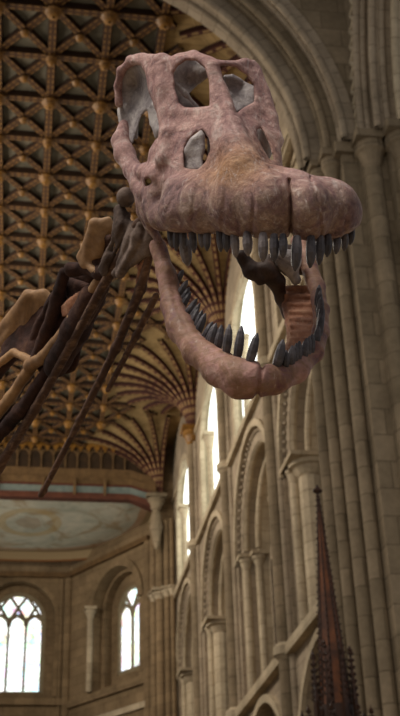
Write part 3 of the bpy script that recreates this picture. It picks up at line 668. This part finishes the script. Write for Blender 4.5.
def cap(a, b, k=5, op='u'):                      # tapered bar (x, y, w, r)
    pa, ka = loc3(a[:3]); pb, kb = loc3(b[:3]); return ('cap', pa, pb, a[3] * ka, b[3] * kb, k, op)
def chain(*pts, k=5, op='u'): return [cap(a, b, k, op) for a, b in zip(pts, pts[1:])]
def ell(c, r, k=5, op='u', rot=0.0):
    p, s = loc3(c); return ('ell', p, np.array(r, float) * s, rot, k, op)
def tri(a, b, c, th, k=4):
    pa, s = loc3(a); pb, _ = loc3(b); pc, _ = loc3(c); return ('tri', pa, pb, pc, th * s, k, 'u')
def plate(pts, th, k=4):                         # fan of triangles
    return [tri(pts[0], a, b, th, k) for a, b in zip(pts[1:], pts[2:])]

def poly(pts, w0, w1, k=3, op='s'):              # opening or slab of polygonal outline between two depths
    return ('poly', np.array(pts, float), w0, w1, k, op)
def sheet(pts, ctrl, th, k=4):                  # curved plate of bone: outline, depth control points, half thickness
    c = np.array(ctrl, float); n = len(c); A = np.zeros((n + 1, n + 1)); A[:n, :n] = np.linalg.norm(c[:, None, :2] - c[None, :, :2], axis=-1); A[:n, n] = A[n, :n] = 1
    return ('sheet', np.array(pts, float), c, np.linalg.solve(A, np.append(c[:, 2], 0)), th, k, 'u')
def groove(pts, depth, width): return ('groove', np.array(pts, float), depth, width, 1, 'g')
def poly2d(px, py, pts):
    d = np.full(px.shape, 1e9); sgn = np.zeros(px.shape, bool)
    for (x0, y0), (x1, y1) in zip(pts, np.roll(pts, -1, 0)):
        ex, ey = x1 - x0, y1 - y0; t = np.clip(((px - x0) * ex + (py - y0) * ey) / (ex * ex + ey * ey), 0, 1)
        d = np.minimum(d, np.hypot(px - x0 - t * ex, py - y0 - t * ey))
        cr = ((y0 > py) != (y1 > py)) & (px < x0 + ex * (py - y0) / (ey if ey else 1e-9)); sgn ^= cr
    return np.where(sgn, -d, d)
def bounds(p):
    if p[0] == 'cap': return np.array([p[1], p[2]]), max(p[3], p[4])
    if p[0] == 'ell': return np.array([p[1]]), p[2].max()
    if p[0] == 'tri': return np.array([p[1], p[2], p[3]]), p[4]
    w0, w1 = (p[2], p[3]) if p[0] == 'poly' else (p[2][:, 2].min(), p[2][:, 2].max())
    return np.array([loc3((x, y, w))[0] for x, y in p[1] for w in (w0, w1)]), (0 if p[0] == 'poly' else p[4])

def vnoise(shape, cells, rs):
    g = rs.rand(*[c + 2 for c in cells]).astype(np.float32)
    out = g
    for ax, n in enumerate(shape):
        t = np.linspace(0, cells[ax], n, dtype=np.float32); i = np.minimum(t.astype(int), cells[ax]); f = t - i; f = f * f * (3 - 2 * f)
        sh = [1, 1, 1]; sh[ax] = n; f = f.reshape(sh)
        out = np.take(out, i, ax) * (1 - f) + np.take(out, i + 1, ax) * f
    return out - 0.5

def sdf_mesh(prims, h, amp=1.0, seed=1):
    lo = np.full(3, 1e9); hi = -lo
    for p in prims:
        if p[-1] != 'u': continue
        pts, r = bounds(p)
        for q in pts: lo = np.minimum(lo, q - r); hi = np.maximum(hi, q + r)
    lo -= 6; hi += 6
    n = np.ceil((hi - lo) / h).astype(int) + 1
    f = np.full(n, 30.0, np.float32)
    ax = [lo[i] + h * np.arange(n[i]) for i in range(3)]
    for p in prims:
        k, op = p[-2], p[-1]
        if op == 'g': continue
        pts, r = bounds(p)
        mg = r + k + 8
        i0 = np.maximum(0, np.floor((pts.min(0) - mg - lo) / h).astype(int)); i1 = np.minimum(n, np.ceil((pts.max(0) + mg - lo) / h).astype(int) + 1)
        if (i1 <= i0).any(): continue
        sl = tuple(slice(a, b) for a, b in zip(i0, i1))
        X, Y, Z = np.meshgrid(*[ax[i][sl[i]] for i in range(3)], indexing='ij'); P = np.stack([X, Y, Z], -1).astype(np.float32)
        if p[0] == 'cap':
            a, b = p[1], p[2]; ba = b - a; t = np.clip(((P - a) @ ba) / (ba.dot(ba) + 1e-9), 0, 1)
            d = np.linalg.norm(P - a - t[..., None] * ba, axis=-1) - (p[3] + (p[4] - p[3]) * t)
        elif p[0] == 'ell':
            q = P - p[1]; c, s = math.cos(p[3]), math.sin(p[3])
            q = np.stack([q[..., 0] * c + q[..., 1] * s, -q[..., 0] * s + q[..., 1] * c, q[..., 2]], -1)
            k0 = np.linalg.norm(q / p[2], axis=-1); k1 = np.linalg.norm(q / p[2] ** 2, axis=-1); d = k0 * (k0 - 1) / np.maximum(k1, 1e-6)
            d = np.where(k0 < 0.05, -p[2].min(), d)
        elif p[0] in ('poly', 'sheet'):
            kk = (FPX - P[..., 2]) / FPX; px = P[..., 0] / kk + 200; py = 358 - P[..., 1] / kk; d2 = poly2d(px, py, p[1]) * kk
            if p[0] == 'poly': d = np.maximum(d2, np.maximum(p[2] - P[..., 2], P[..., 2] - p[3]))
            else:
                wf = p[3][-1] + sum(wt * np.hypot(px - q[0], py - q[1]) for wt, q in zip(p[3], p[2]))
                e = (np.abs(P[..., 2] - wf) - p[4]) * 0.75; rr = min(p[4], 5.0); a_, b_ = d2 + rr, e + rr
                d = np.minimum(np.maximum(a_, b_), 0) + np.hypot(np.maximum(a_, 0), np.maximum(b_, 0)) - rr
        else:
            a, b, c = p[1], p[2], p[3]
            def seg(a, b):
                ba = b - a; t = np.clip(((P - a) @ ba) / (ba.dot(ba) + 1e-9), 0, 1); return np.linalg.norm(P - a - t[..., None] * ba, axis=-1)
            nr = np.cross(b - a, c - a); nr = nr / np.linalg.norm(nr)
            ins = (((P - a) @ np.cross(nr, b - a)) >= 0) & (((P - b) @ np.cross(nr, c - b)) >= 0) & (((P - c) @ np.cross(nr, a - c)) >= 0)
            d = np.where(ins, np.abs((P - a) @ nr), np.minimum(np.minimum(seg(a, b), seg(b, c)), seg(c, a))) - p[4]
        g = f[sl]
        if op == 'u':
            hh = np.clip(0.5 + 0.5 * (g - d) / k, 0, 1); f[sl] = g * (1 - hh) + d * hh - k * hh * (1 - hh)
        else:
            hh = np.clip(0.5 - 0.5 * (g + d) / k, 0, 1); f[sl] = g * (1 - hh) - d * hh + k * hh * (1 - hh)
    for p in prims:
        if p[0] != 'groove': continue
        a3 = [(p[1].min(0) - 12), (p[1].max(0) + 12)]
        X, Y, Z = np.meshgrid(*ax, indexing='ij'); kk = (FPX - Z) / FPX; px = X / kk + 200; py = 358 - Y / kk; d = np.full(px.shape, 1e9)
        for (x0, y0), (x1, y1) in zip(p[1], p[1][1:]):
            ex, ey = x1 - x0, y1 - y0; t = np.clip(((px - x0) * ex + (py - y0) * ey) / (ex * ex + ey * ey), 0, 1); d = np.minimum(d, np.hypot(px - x0 - t * ex, py - y0 - t * ey))
        f += (p[2] * np.exp(-(d / p[3]) ** 2)).astype(np.float32)
    rs = np.random.RandomState(seed); ext = hi - lo
    f += amp * (2.2 * vnoise(f.shape, [max(1, int(e / 26)) for e in ext], rs) + 1.5 * vnoise(f.shape, [max(1, int(e / 11)) for e in ext], rs) + 0.7 * vnoise(f.shape, [max(1, int(e / 5)) for e in ext], rs))
    # surface nets
    ins = f < 0
    corners = [(i, j, k) for i in (0, 1) for j in (0, 1) for k in (0, 1)]
    sub = lambda A, c: A[c[0]:A.shape[0] - 1 + c[0], c[1]:A.shape[1] - 1 + c[1], c[2]:A.shape[2] - 1 + c[2]]
    cnt = sum(sub(ins, c).astype(np.int8) for c in corners)
    act = (cnt > 0) & (cnt < 8); idx = np.argwhere(act); ids = np.full(act.shape, -1, np.int64); ids[act] = np.arange(len(idx))
    acc = np.zeros((len(idx), 3)); num = np.zeros(len(idx))
    for a in corners:
        for axis in range(3):
            if a[axis]: continue
            b = list(a); b[axis] = 1
            fa = f[tuple((idx + a).T)]; fb = f[tuple((idx + b).T)]; cr = (fa < 0) != (fb < 0)
            t = np.where(cr, fa / np.where(cr, fa - fb, 1), 0); pos = np.tile(np.array(a, float), (len(idx), 1)); pos[:, axis] = t
            acc += np.where(cr[:, None], pos, 0); num += cr
    V = lo + h * (idx + acc / np.maximum(num, 1)[:, None])
    faces = []
    for axis in range(3):
        o1, o2 = [(1, 2), (2, 0), (0, 1)][axis]
        s0 = [slice(None)] * 3; s1 = [slice(None)] * 3; s0[axis] = slice(0, -1); s1[axis] = slice(1, None)
        e = np.argwhere(ins[tuple(s0)] != ins[tuple(s1)])
        e = e[(e[:, o1] > 0) & (e[:, o2] > 0) & (e[:, o1] < f.shape[o1] - 1) & (e[:, o2] < f.shape[o2] - 1)]
        d1 = np.zeros(3, int); d1[o1] = 1; d2 = np.zeros(3, int); d2[o2] = 1
        q = np.stack([ids[tuple((e - d1 - d2).T)], ids[tuple((e - d2).T)], ids[tuple(e.T)], ids[tuple((e - d1).T)]], 1)
        fl = ins[tuple(e.T)]; q[~fl] = q[~fl][:, ::-1]; faces.append(q)
    return V, np.concatenate(faces)

ROOT = place((150, 230, -90))
dino = empty('dinosaur_skeleton', ROOT); tag(dino, 'huge mounted dinosaur skull and neck bones with gaping toothed jaws', 'skeleton')
def bone(name, prims, mat, parent, h=2.0, amp=1.0, seed=1, attrs=None, label=None):
    V, Q = sdf_mesh(prims, h, amp, seed); W = to_world(V) - ROOT
    me = bpy.data.meshes.new(name)
    me.vertices.add(len(W)); me.vertices.foreach_set('co', W.astype(np.float32).ravel())
    me.loops.add(Q.size); me.loops.foreach_set('vertex_index', Q.ravel().astype(np.int32))
    me.polygons.add(len(Q)); me.polygons.foreach_set('loop_start', (np.arange(len(Q)) * 4).astype(np.int32))
    me.polygons.foreach_set('use_smooth', np.ones(len(Q), bool))
    if attrs:
        k = (FPX - V[:, 2]) / FPX; plan = np.stack([V[:, 0] / k + 200, 358 - V[:, 1] / k, V[:, 2]], 1)
        for an, fn in attrs.items():
            a = me.attributes.new(an, 'FLOAT', 'POINT'); a.data.foreach_set('value', fn(plan).astype(np.float32))
    me.materials.append(mat); me.update(); me.validate()
    o = bpy.data.objects.new(name, me); C.objects.link(o); o.parent = parent
    if label: o['label'] = label
    return o

FACE = [(131, 57), (141, 54), (157, 54), (161, 57), (171, 56), (185, 53), (194, 52), (204, 56), (219, 60), (237, 60), (246, 57.5), (255, 60), (261, 70), (267, 84), (271, 95), (276, 117), (279, 132), (283, 166), (284, 200), (230, 222), (170, 228), (152, 224), (142, 214), (138, 200), (140, 186), (147, 163), (150, 149), (155, 140), (161, 135), (158, 118), (153, 105), (148, 89), (145, 73), (141, 65), (131, 62)]
FW_ = [(136, 58, -100), (150, 56, -78), (162, 60, -60), (185, 54, -46), (195, 53, -42), (213, 62, -28), (237, 62, -38), (255, 64, -54), (265, 90, -42), (275, 118, -30), (281, 140, -22), (283, 166, 0), (150, 90, -66), (157, 110, -58), (167, 108, -42), (192, 114, -22), (213, 108, -8), (225, 108, -2), (222, 85, -18), (246, 115, -12), (262, 118, -24), (160, 140, -46), (172, 140, -24), (228, 128, 14), (222, 150, 26), (236, 150, 42), (250, 150, 30), (278, 150, -8), (240, 175, 66), (200, 182, 26), (165, 180, -14), (148, 175, -52), (265, 178, 60), (142, 205, -68), (160, 212, -34), (200, 215, 20), (280, 190, 60)]
S = [sheet(FACE, FW_, 8)]
S += chain((213, 66, -32, 6), (220, 88, -20, 6), (228, 112, 0, 8), (232, 128, 12, 12)) + chain((254, 70, -54, 6), (262, 92, -44, 6), (271, 118, -30, 6), (277, 140, -18, 6)) + chain((162, 62, -62, 9), (164, 88, -52, 9), (166, 112, -44, 8), (170, 135, -30, 10), (166, 160, -22, 12))
S += chain((172, 116, -38, 7), (192, 114, -24, 6), (213, 112, -8, 6)) + chain((180, 60, -50, 6), (194, 57, -46, 5.5), (208, 62, -34, 6))
S += chain((232, 130, 12, 12), (236, 152, 36, 17), (244, 174, 64, 24)) + chain((204, 118, -14, 7), (222, 134, 12, 8), (226, 152, 26, 9))
S += chain((176, 188, 5, 13), (210, 186, 34, 13), (240, 184, 62, 16)) + [ell((262, 178, 62), (24, 13, 22), 8)]
# cheek and postorbital bar of the side turned away
S += chain((143, 59, -92, 5), (131, 61, -112, 4.5), (121, 71, -128, 4), (118, 86, -136, 3.5), (119, 104, -138, 4)) + chain((124, 126, -138, 6), (121, 141, -130, 9), (125, 155, -118, 10), (133, 171, -100, 9), (140, 187, -78, 9), (145, 203, -62, 9), (151, 218, -52, 8))
S += chain((134, 172, -98, 7), (146, 172, -66, 8), (158, 178, -36, 14)) + chain((142, 192, -66, 8), (158, 196, -34, 13))
S += chain((154, 206, -38, 14), (163, 217, -22, 13), (172, 222, -8, 10))
S += chain((141, 212, -66, 5), (151, 228, -62, 4), (160, 242, -56, 3.6))
# broad muzzle with a shallow swelling above every group of teeth
for c, r, k in (((182, 212, 8), (24, 26, 30), 12), ((205, 207, 34), (28, 31, 32), 14), ((240, 205, 66), (32, 34, 38), 16), ((266, 207, 88), (27, 34, 36), 14), ((292, 202, 74), (32, 31, 34), 10), ((270, 205, 60), (50, 34, 40), 14),
                ((309, 211, 92), (24, 32, 34), 7), ((335, 213, 66), (25.5, 30, 32), 12), ((344, 216, 50), (17, 24, 24), 10), ((322, 208, 62), (30, 30, 30), 10), ((255, 202, 30), (64, 30, 40), 10)):
    S.append(ell(c, r, k))
BELOW = [(120, 246), (150, 236), (168, 231.5), (190, 233), (210, 233.5), (231, 236), (270, 238.5), (290, 239), (314, 241.5), (326, 241), (339, 238), (348, 234), (358, 227.5), (380, 215), (380, 290), (120, 290)]
S.append(poly(BELOW, -40, 220, 4))
HOLES = [[(174, 73), (178, 66), (186, 60.5), (196, 61), (204, 68), (208.5, 80), (210, 95), (210, 106.5), (195, 107.5), (183, 107), (178, 103), (175, 90)],
         [(220, 66), (225, 65), (235, 67), (246, 75), (253, 85), (254, 102), (245, 107), (237, 112), (235, 106), (229, 90), (223, 78)],
         [(183.5, 169), (183, 155), (188, 140), (197, 132), (204, 130.5), (209.5, 139), (211, 151), (206, 162), (198, 170)],
         [(257, 130), (260, 127.5), (265, 134), (270.5, 147), (274, 161), (269, 160), (262, 148), (257.5, 138)]]
for hpts in HOLES: S.append(poly(hpts, -140, 140, 5))
S.append(poly([(145, 179), (149, 178), (152, 182), (149, 185), (146, 186)], -140, 20, 2))
for g, dp, wd in (([(289, 180), (291, 205), (291, 244)], 5.0, 1.5), ([(310, 178), (317, 196), (320, 215), (321, 243)], 2.0, 1.4), ([(252, 182), (254, 205), (251, 240)], 1.8, 1.5), ([(226, 186), (223, 210), (222, 238)], 1.2, 2.2), ([(197, 188), (193, 205), (192, 234)], 1.2, 2.4), ([(340, 190), (346, 210), (345, 236)], 1.0, 2.0),
                  ([(232, 128), (246, 150), (262, 166), (284, 172)], 1.2, 1.6), ([(222, 150), (205, 172), (178, 190), (166, 212)], 1.2, 1.8), ([(240, 134), (256, 158), (276, 168)], 0.8, 1.2)): S.append(groove(g, dp, wd))
stain = lambda p: np.clip(1.25 - np.hypot((p[:, 0] - 236 + (p[:, 1] - 160) * 0.35) / 46, (p[:, 1] - 168) / 34), 0, 1)
muz = lambda p: np.clip((p[:, 1] - 176) / 22, 0, 1)
skull = bone('skull', S, BONE_PINK, dino, 1.5, 0.8, 3, {'stain': stain, 'muzzle': muz})
LS_ = [(117.5, 85), (119, 71), (130, 59), (143, 61), (148, 75), (151, 90), (156, 105), (162, 118), (163, 135), (155, 140), (149, 126), (147, 111), (142.5, 116), (138, 132), (133, 144), (120, 136), (117.5, 115)]
G = [sheet(LS_, [(118, 85, -140), (120, 72, -134), (131, 60, -116), (143, 62, -98), (135, 85, -150), (128, 105, -148), (126, 130, -140), (148, 85, -104), (152, 105, -90), (158, 130, -72)], 4.5)]
for x0, x1 in ((121, 122), (127, 127), (133, 131), (139, 136)): G.append(cap((x0, 104, -142, 1.5), (x1, 138, -134, 2.2), 3))
bone('orbit_wall', G, BONE_GREY, skull, 1.5, 0.9, 5, label='grey hollow wall of the eye socket')
bone('nasal_bone', [sheet([(170, 72), (178, 60), (188, 55), (210, 62), (208, 78), (190, 94), (199, 110), (174, 110)], [(172, 80, -66), (190, 62, -72), (205, 70, -62), (190, 84, -80), (186, 104, -62)], 4)] + chain((173, 81, -60, 2.5), (186, 94, -56, 2.5), (198, 108, -50, 3)), BONE_GREY, skull, 1.5, 1.2, 6, label='grey inner nostril bone')
bone('nasal_bone', [sheet([(222, 74), (233, 74), (245, 80), (257, 86), (257, 108), (236, 114), (228, 96)], [(224, 76, -56), (240, 86, -70), (255, 95, -60), (240, 110, -50)], 5)], BONE_GREY, skull, 1.5, 1.2, 7, label='grey inner nostril bone')
bone('septum', [sheet([(183, 172), (182, 152), (190, 138), (201.5, 129), (205, 134), (205, 150), (203, 160), (204, 172)], [(184, 160, -6), (195, 150, 6), (203, 140, 8), (203, 165, 16)], 4)], BONE_GREY, skull, 1.5, 0.9, 8, label='grey upright bone in the side opening')
bone('septum', [sheet([(207.5, 131), (214, 140), (214, 152), (207.5, 160)], [(207, 145, -8), (212, 148, 2), (209, 158, 0)], 3)], BONE_GREY, skull, 1.3, 0.6, 9)
bone('cheek_bone', [ell((264, 142, -44), (9, 20, 6), 4)], BONE_GREY, skull, 1.6, 0.9, 5)
bone('palate_bone', [ell((288, 262, -62), (13, 13, 10), 5)] + chain((280, 256, -60, 7), (296, 280, -66, 5)), BONE_GREY, skull, 1.6, 1.2, 5, label='grey palate bone')

Jw = chain((158, 246, -62, 8), (166, 274, -42, 9.5), (172, 304, -12, 10.5), (181, 328, 18, 13), (197, 351, 52, 14), (219, 369, 82, 17), (241, 379, 104, 18.5), (254, 380, 108, 17), (275, 380, 102, 14), (296, 370, 86, 12), (313, 352, 56, 10.5), (321, 332, 24, 8), (321, 310, -10, 8), (316, 286, -50, 7.5), (308, 262, -85, 8), (298, 242, -110, 8), k=6)
Jw += [ell((238, 374, 100), (22, 14, 18), 6, 'u', -0.5), ell((170, 285, -30), (9, 24, 12), 6, 'u', 0.15)]
Jw += [groove([(263, 360), (260, 378), (256, 402)], 4.5, 2.2), groove([(170, 275), (176, 305), (190, 335), (212, 356)], 1.2, 3.0)]
jaw = bone('lower_jaw', Jw, BONE_JAW, dino, 1.5, 0.9, 8, label='mauve lower jaw hanging open')
Tq = [(316, 288, -56), (321, 318, -14), (317, 342, 32), (300, 360, 70), (284, 370, 92)]; Bq = [(282, 294, -86), (289, 322, -40), (290, 346, 10), (284, 362, 52), (275, 372, 88)]
Rm = []
for i in range(4): Rm += [tri(Tq[i], Tq[i + 1], Bq[i], 3.5), tri(Tq[i + 1], Bq[i + 1], Bq[i], 3.5)]
for i in range(13):
    t = i / 12 * 3.4; j = min(3, int(t)); f = t - j; a = np.array(Tq[j]) * (1 - f) + np.array(Tq[j + 1]) * f; b = np.array(Bq[j]) * (1 - f) + np.array(Bq[j + 1]) * f
    Rm.append(cap(tuple(a + [-4, 0, 4]) + (3.2,), tuple(b + [2, -6, 4]) + (2.4,), 2))
bone('inner_jaw_plate', Rm, BONE_RED, jaw, 1.5, 0.8, 9, label='reddish ridged inner face of the jaw')
Hy = chain((242, 256, -62, 6), (252, 271, -60, 8), (266, 272, -60, 10), (276, 282, -66, 8), (281, 298, -74, 6), (287, 316, -66, 5)) + chain((252, 271, -60, 7), (260, 280, -54, 6)) + chain((270, 262, -70, 8), (290, 254, -84, 8), (302, 268, -88, 7))
bone('palate_bone', Hy, BONE_DARK, skull, 1.6, 1.2, 10, label='dark brown bone inside the mouth')

def tooth(parent, b, t, r, mat, w, bend=2.0):
    b3 = place((b[0], b[1], w)) - ROOT; t3 = place((t[0], t[1], w + bend)) - ROOT; rr = r * UNIT
    ax = t3 - b3; toward = unit(place((200, 300, 200)) - place((200, 300, 0))); m = MB()
    P, R = [], []
    for i in range(7):
        s = i / 6; P.append(b3 + ax * s + toward * rr * 0.9 * math.sin(math.pi * s)); R.append(rr * (0.85 + 0.3 * math.sin(math.pi * min(1, s * 1.2))) * (1 if s < 0.8 else 1 - ((s - 0.8) / 0.2) ** 2 * 0.72))
    m.tube(P, R, 9); o = m.build('tooth', mat, parent, True); return o
UP = [(170, 233, 172, 248, 3.2, -14), (177, 232, 176, 251, 3.4, -2), (183, 234, 184, 249, 3.4, 8), (192, 233, 194, 253, 3.6, 20), (201, 233, 202, 248, 3.2, 32), (207, 233, 207, 251, 3.4, 40), (219, 234, 221, 252, 3.2, 56), (226, 235, 227, 252, 3.6, 64),
      (234, 236, 236, 258, 3.8, 74), (247, 238, 248, 256, 4.2, 92), (263, 239, 263, 262, 4.2, 106), (274, 240, 274, 262, 4.0, 110), (283, 240, 283, 258, 3.6, 114), (297, 242, 295, 271, 4.4, 112), (311, 242, 310, 268, 4.2, 106), (320, 240, 319, 265, 3.8, 96), (328, 240, 327, 257, 3.6, 84), (337, 239, 336, 254, 3.4, 70), (345, 236, 344, 251, 3.2, 56), (352, 232, 350, 245, 3.0, 44)]
for i, (x0, y0, x1, y1, r, w) in enumerate(UP): tooth(skull, (x0, y0 - 5), (x1, y1), r, TOOTH_P if i in (8, 9, 10) else TOOTH, w)
o = tooth(skull, (184, 240), (188, 266), 5.5, TOOTH_P, -20); o['label'] = 'broad pale tooth'
LO = [(177, 298, 186, 283, 3.2, -28), (179, 312, 189, 295, 3.2, -14), (182, 322, 195, 302, 3.4, -2), (189, 330, 197, 312, 3.4, 12), (196, 337, 204, 317, 3.6, 26), (202, 343, 211, 325, 3.6, 38), (209, 348, 215, 327, 3.6, 48), (217, 351, 221, 329, 3.6, 58), (176, 284, 182, 272, 3.0, -40), (185, 316, 192, 306, 3.0, 2),
      (226, 354, 229, 329, 3.8, 78), (237, 359, 241, 331, 3.9, 90), (249, 364, 256, 338, 4.0, 102), (276, 368, 282, 344, 4.2, 98),
      (290, 368, 292, 349, 3.6, 88), (296, 367, 299, 345, 3.6, 80), (302, 363, 306, 342, 3.6, 70), (309, 358, 312, 338, 3.6, 60), (314, 350, 318, 330, 3.6, 46), (317, 342, 321, 320, 3.5, 34), (319, 330, 322, 309, 3.4, 20), (319, 318, 321, 300, 3.3, 4), (317, 306, 319, 288, 3.2, -14), (285, 369, 286, 353, 3.2, 94)]
LO += [(181, 305, 188, 290, 3.1, -21), (186, 328, 198, 307, 3.2, 6), (194, 335, 201, 314, 3.2, 20), (206, 347, 213, 328, 3.2, 44), (293, 368, 296, 347, 3.2, 84), (306, 361, 309, 340, 3.2, 65), (318, 336, 322, 315, 3.2, 27), (318, 312, 320, 294, 3.0, -5)]
for x0, y0, x1, y1, r, w in LO: tooth(jaw, (x0 - 0.1 * (x1 - x0), y0 - 0.1 * (y1 - y0)), (x0 + 1.18 * (x1 - x0), y0 + 1.18 * (y1 - y0)), r, TOOTH, w + 6)

# neck: condyle, three vertebrae running back and down, long cervical ribs
bone('occipital_condyle', [ell((126, 197, -112), (9.5, 10.5, 10), 4)], BONE_SLATE, dino, 1.8, 0.6, 11)
A = [sheet([(114, 208), (121, 204), (131, 214), (130, 226), (122, 240), (113, 256), (103, 276), (96, 270), (104, 250), (110, 235), (113, 220)], [(115, 208, -124), (122, 204, -122), (131, 216, -112), (120, 225, -112), (112, 250, -136), (98, 272, -150), (108, 262, -132)], 5)]
A += [sheet([(130, 220), (144, 222), (156, 228), (158, 242), (148, 256), (138, 264), (126, 270), (116, 280), (110, 274), (120, 250)], [(130, 222, -106), (156, 230, -82), (140, 240, -84), (148, 255, -90), (126, 265, -108), (112, 276, -134), (120, 250, -116)], 8)]
A += chain((119, 208, -120, 4), (124, 224, -112, 4.5), (118, 244, -124, 4), (104, 272, -144, 4)) + chain((140, 226, -84, 5), (134, 250, -92, 5), (120, 274, -116, 5)) + chain((152, 232, -80, 6), (148, 252, -84, 5)) + [ell((138, 236, -84), (9, 8, 7), 5)]
A += [groove([(128, 208), (122, 230), (108, 262)], 1.6, 2.0), groove([(146, 226), (140, 246), (124, 270)], 2.2, 1.8), groove([(133, 226), (128, 246), (116, 268)], 1.8, 1.6)]
bone('vertebra', A, BONE_SLATE, dino, 1.8, 1.3, 12)
bone('vertebra_body', [sheet([(94, 236), (112, 234), (110, 272), (96, 276), (90, 258)], [(94, 240, -186), (110, 240, -160), (105, 256, -190), (96, 272, -180)], 4)], BONE_MAROON, dino, 2.2, 1.0, 26)
Bv = chain((72, 270, -214, 8), (90, 267, -200, 8), (99, 273, -180, 6), (110, 270, -164, 6)) + chain((64, 273, -232, 6), (57, 300, -252, 7), (43, 344, -290, 6.5), (33, 364, -304, 6)) + plate([(64, 280, -262), (92, 288, -234), (60, 330, -280), (38, 358, -312)], 4)
Bv += chain((92, 296, -204, 13), (76, 330, -236, 14), (56, 366, -276, 12), k=7) + [ell((102, 256, -206), (9, 15, 5), 4)]
vb = bone('vertebra', Bv, BONE_MAROON, dino, 2.4, 1.4, 13)
bone('neural_spine', plate([(95, 224, -172), (108, 221, -168), (111, 228, -168), (103, 240, -172), (98, 254, -182), (85, 264, -194), (81, 257, -196)], 4.2) + chain((85, 262, -194, 4), (98, 273, -176, 5)), BONE_TAN, vb, 2.0, 1.0, 14, label='tan neural spine')
bone('vertebra_body', [sheet([(62, 276), (92, 268), (104, 282), (86, 330), (76, 372), (48, 380), (34, 366), (28, 338), (44, 305)], [(62, 276, -270), (95, 272, -230), (80, 330, -275), (60, 375, -310), (32, 345, -330), (60, 320, -310)], 7)], BONE_MAROON, vb, 2.4, 1.6, 24)
bone('lamina', [sheet([(94, 284), (97, 290), (78, 314), (62, 318), (60, 306), (76, 292)], [(94, 286, -200), (78, 314, -226), (60, 312, -250)], 4)], BONE_RED, vb, 2.0, 1.2, 25)
bone('lamina', chain((97, 284, -188, 5), (72, 320, -226, 5), (44, 357, -278, 6), (30, 366, -304, 7)) + chain((97, 284, -188, 4), (104, 270, -176, 4)), BONE_TAN, vb, 2.0, 1.0, 15)
Cv = plate([(46, 302, -338), (58, 300, -330), (34, 362, -320), (6, 348, -368), (24, 330, -352)], 5) + chain((26, 376, -330, 7), (4, 408, -360, 7), (-14, 436, -386, 7)) + chain((10, 356, -360, 8), (-16, 380, -400, 12), (-50, 440, -470, 22)) + chain((48, 372, -290, 8), (20, 412, -330, 7), (-16, 450, -390, 7))
vc = bone('vertebra', Cv, BONE_MAROON, dino, 2.6, 1.4, 16)
bone('neural_spine', plate([(29, 296, -340), (44, 294, -332), (48, 300, -332), (27, 328, -352), (5, 343, -372), (-4, 338, -380), (12, 320, -360)], 5.5), BONE_TAN, vc, 2.2, 1.0, 17, label='tan neural spine')
bone('lamina', chain((32, 366, -306, 6), (10, 398, -340, 6), (-14, 428, -376, 6)) + chain((34, 362, -306, 5), (14, 352, -342, 4), (-4, 366, -360, 5)), BONE_TAN, vc, 2.2, 1.0, 18)
bone('cervical_rib', chain((150, 212, -74, 5.5), (139, 225, -96, 5.6), (110, 274, -150, 5), (72, 343, -230, 4.8), (36, 408, -310, 4.6), (-10, 482, -400, 5.5), (-40, 530, -460, 5)), ROD, dino, 1.8, 0.4, 19, label='thick rod-like neck rib')
bone('cervical_rib', chain((106, 288, -176, 4), (64, 360, -258, 4.5), (12, 446, -360, 4.5), (-30, 514, -450, 4.5)), ROD, dino, 1.8, 0.4, 20)
bone('cervical_rib', chain((150, 254, -88, 4), (141, 288, -110, 5), (116, 348, -150, 4.4), (80, 420, -210, 3.4), (44, 490, -280, 2.7), (41, 495, -284, 3)), ROD, dino, 1.8, 0.4, 21, label='long thin neck rib ending in mid-air')
bone('cervical_rib', chain((156, 296, -100, 3.6), (136, 336, -130, 3.2), (108, 390, -172, 2.6)), ROD, dino, 1.8, 0.5, 22, label='short thin neck rib')
bone('rib_head', chain((149, 252, -92, 3), (142, 268, -104, 3.5), (138, 282, -112, 3)), BONE_RED, vb, 2.0, 0.8, 23)
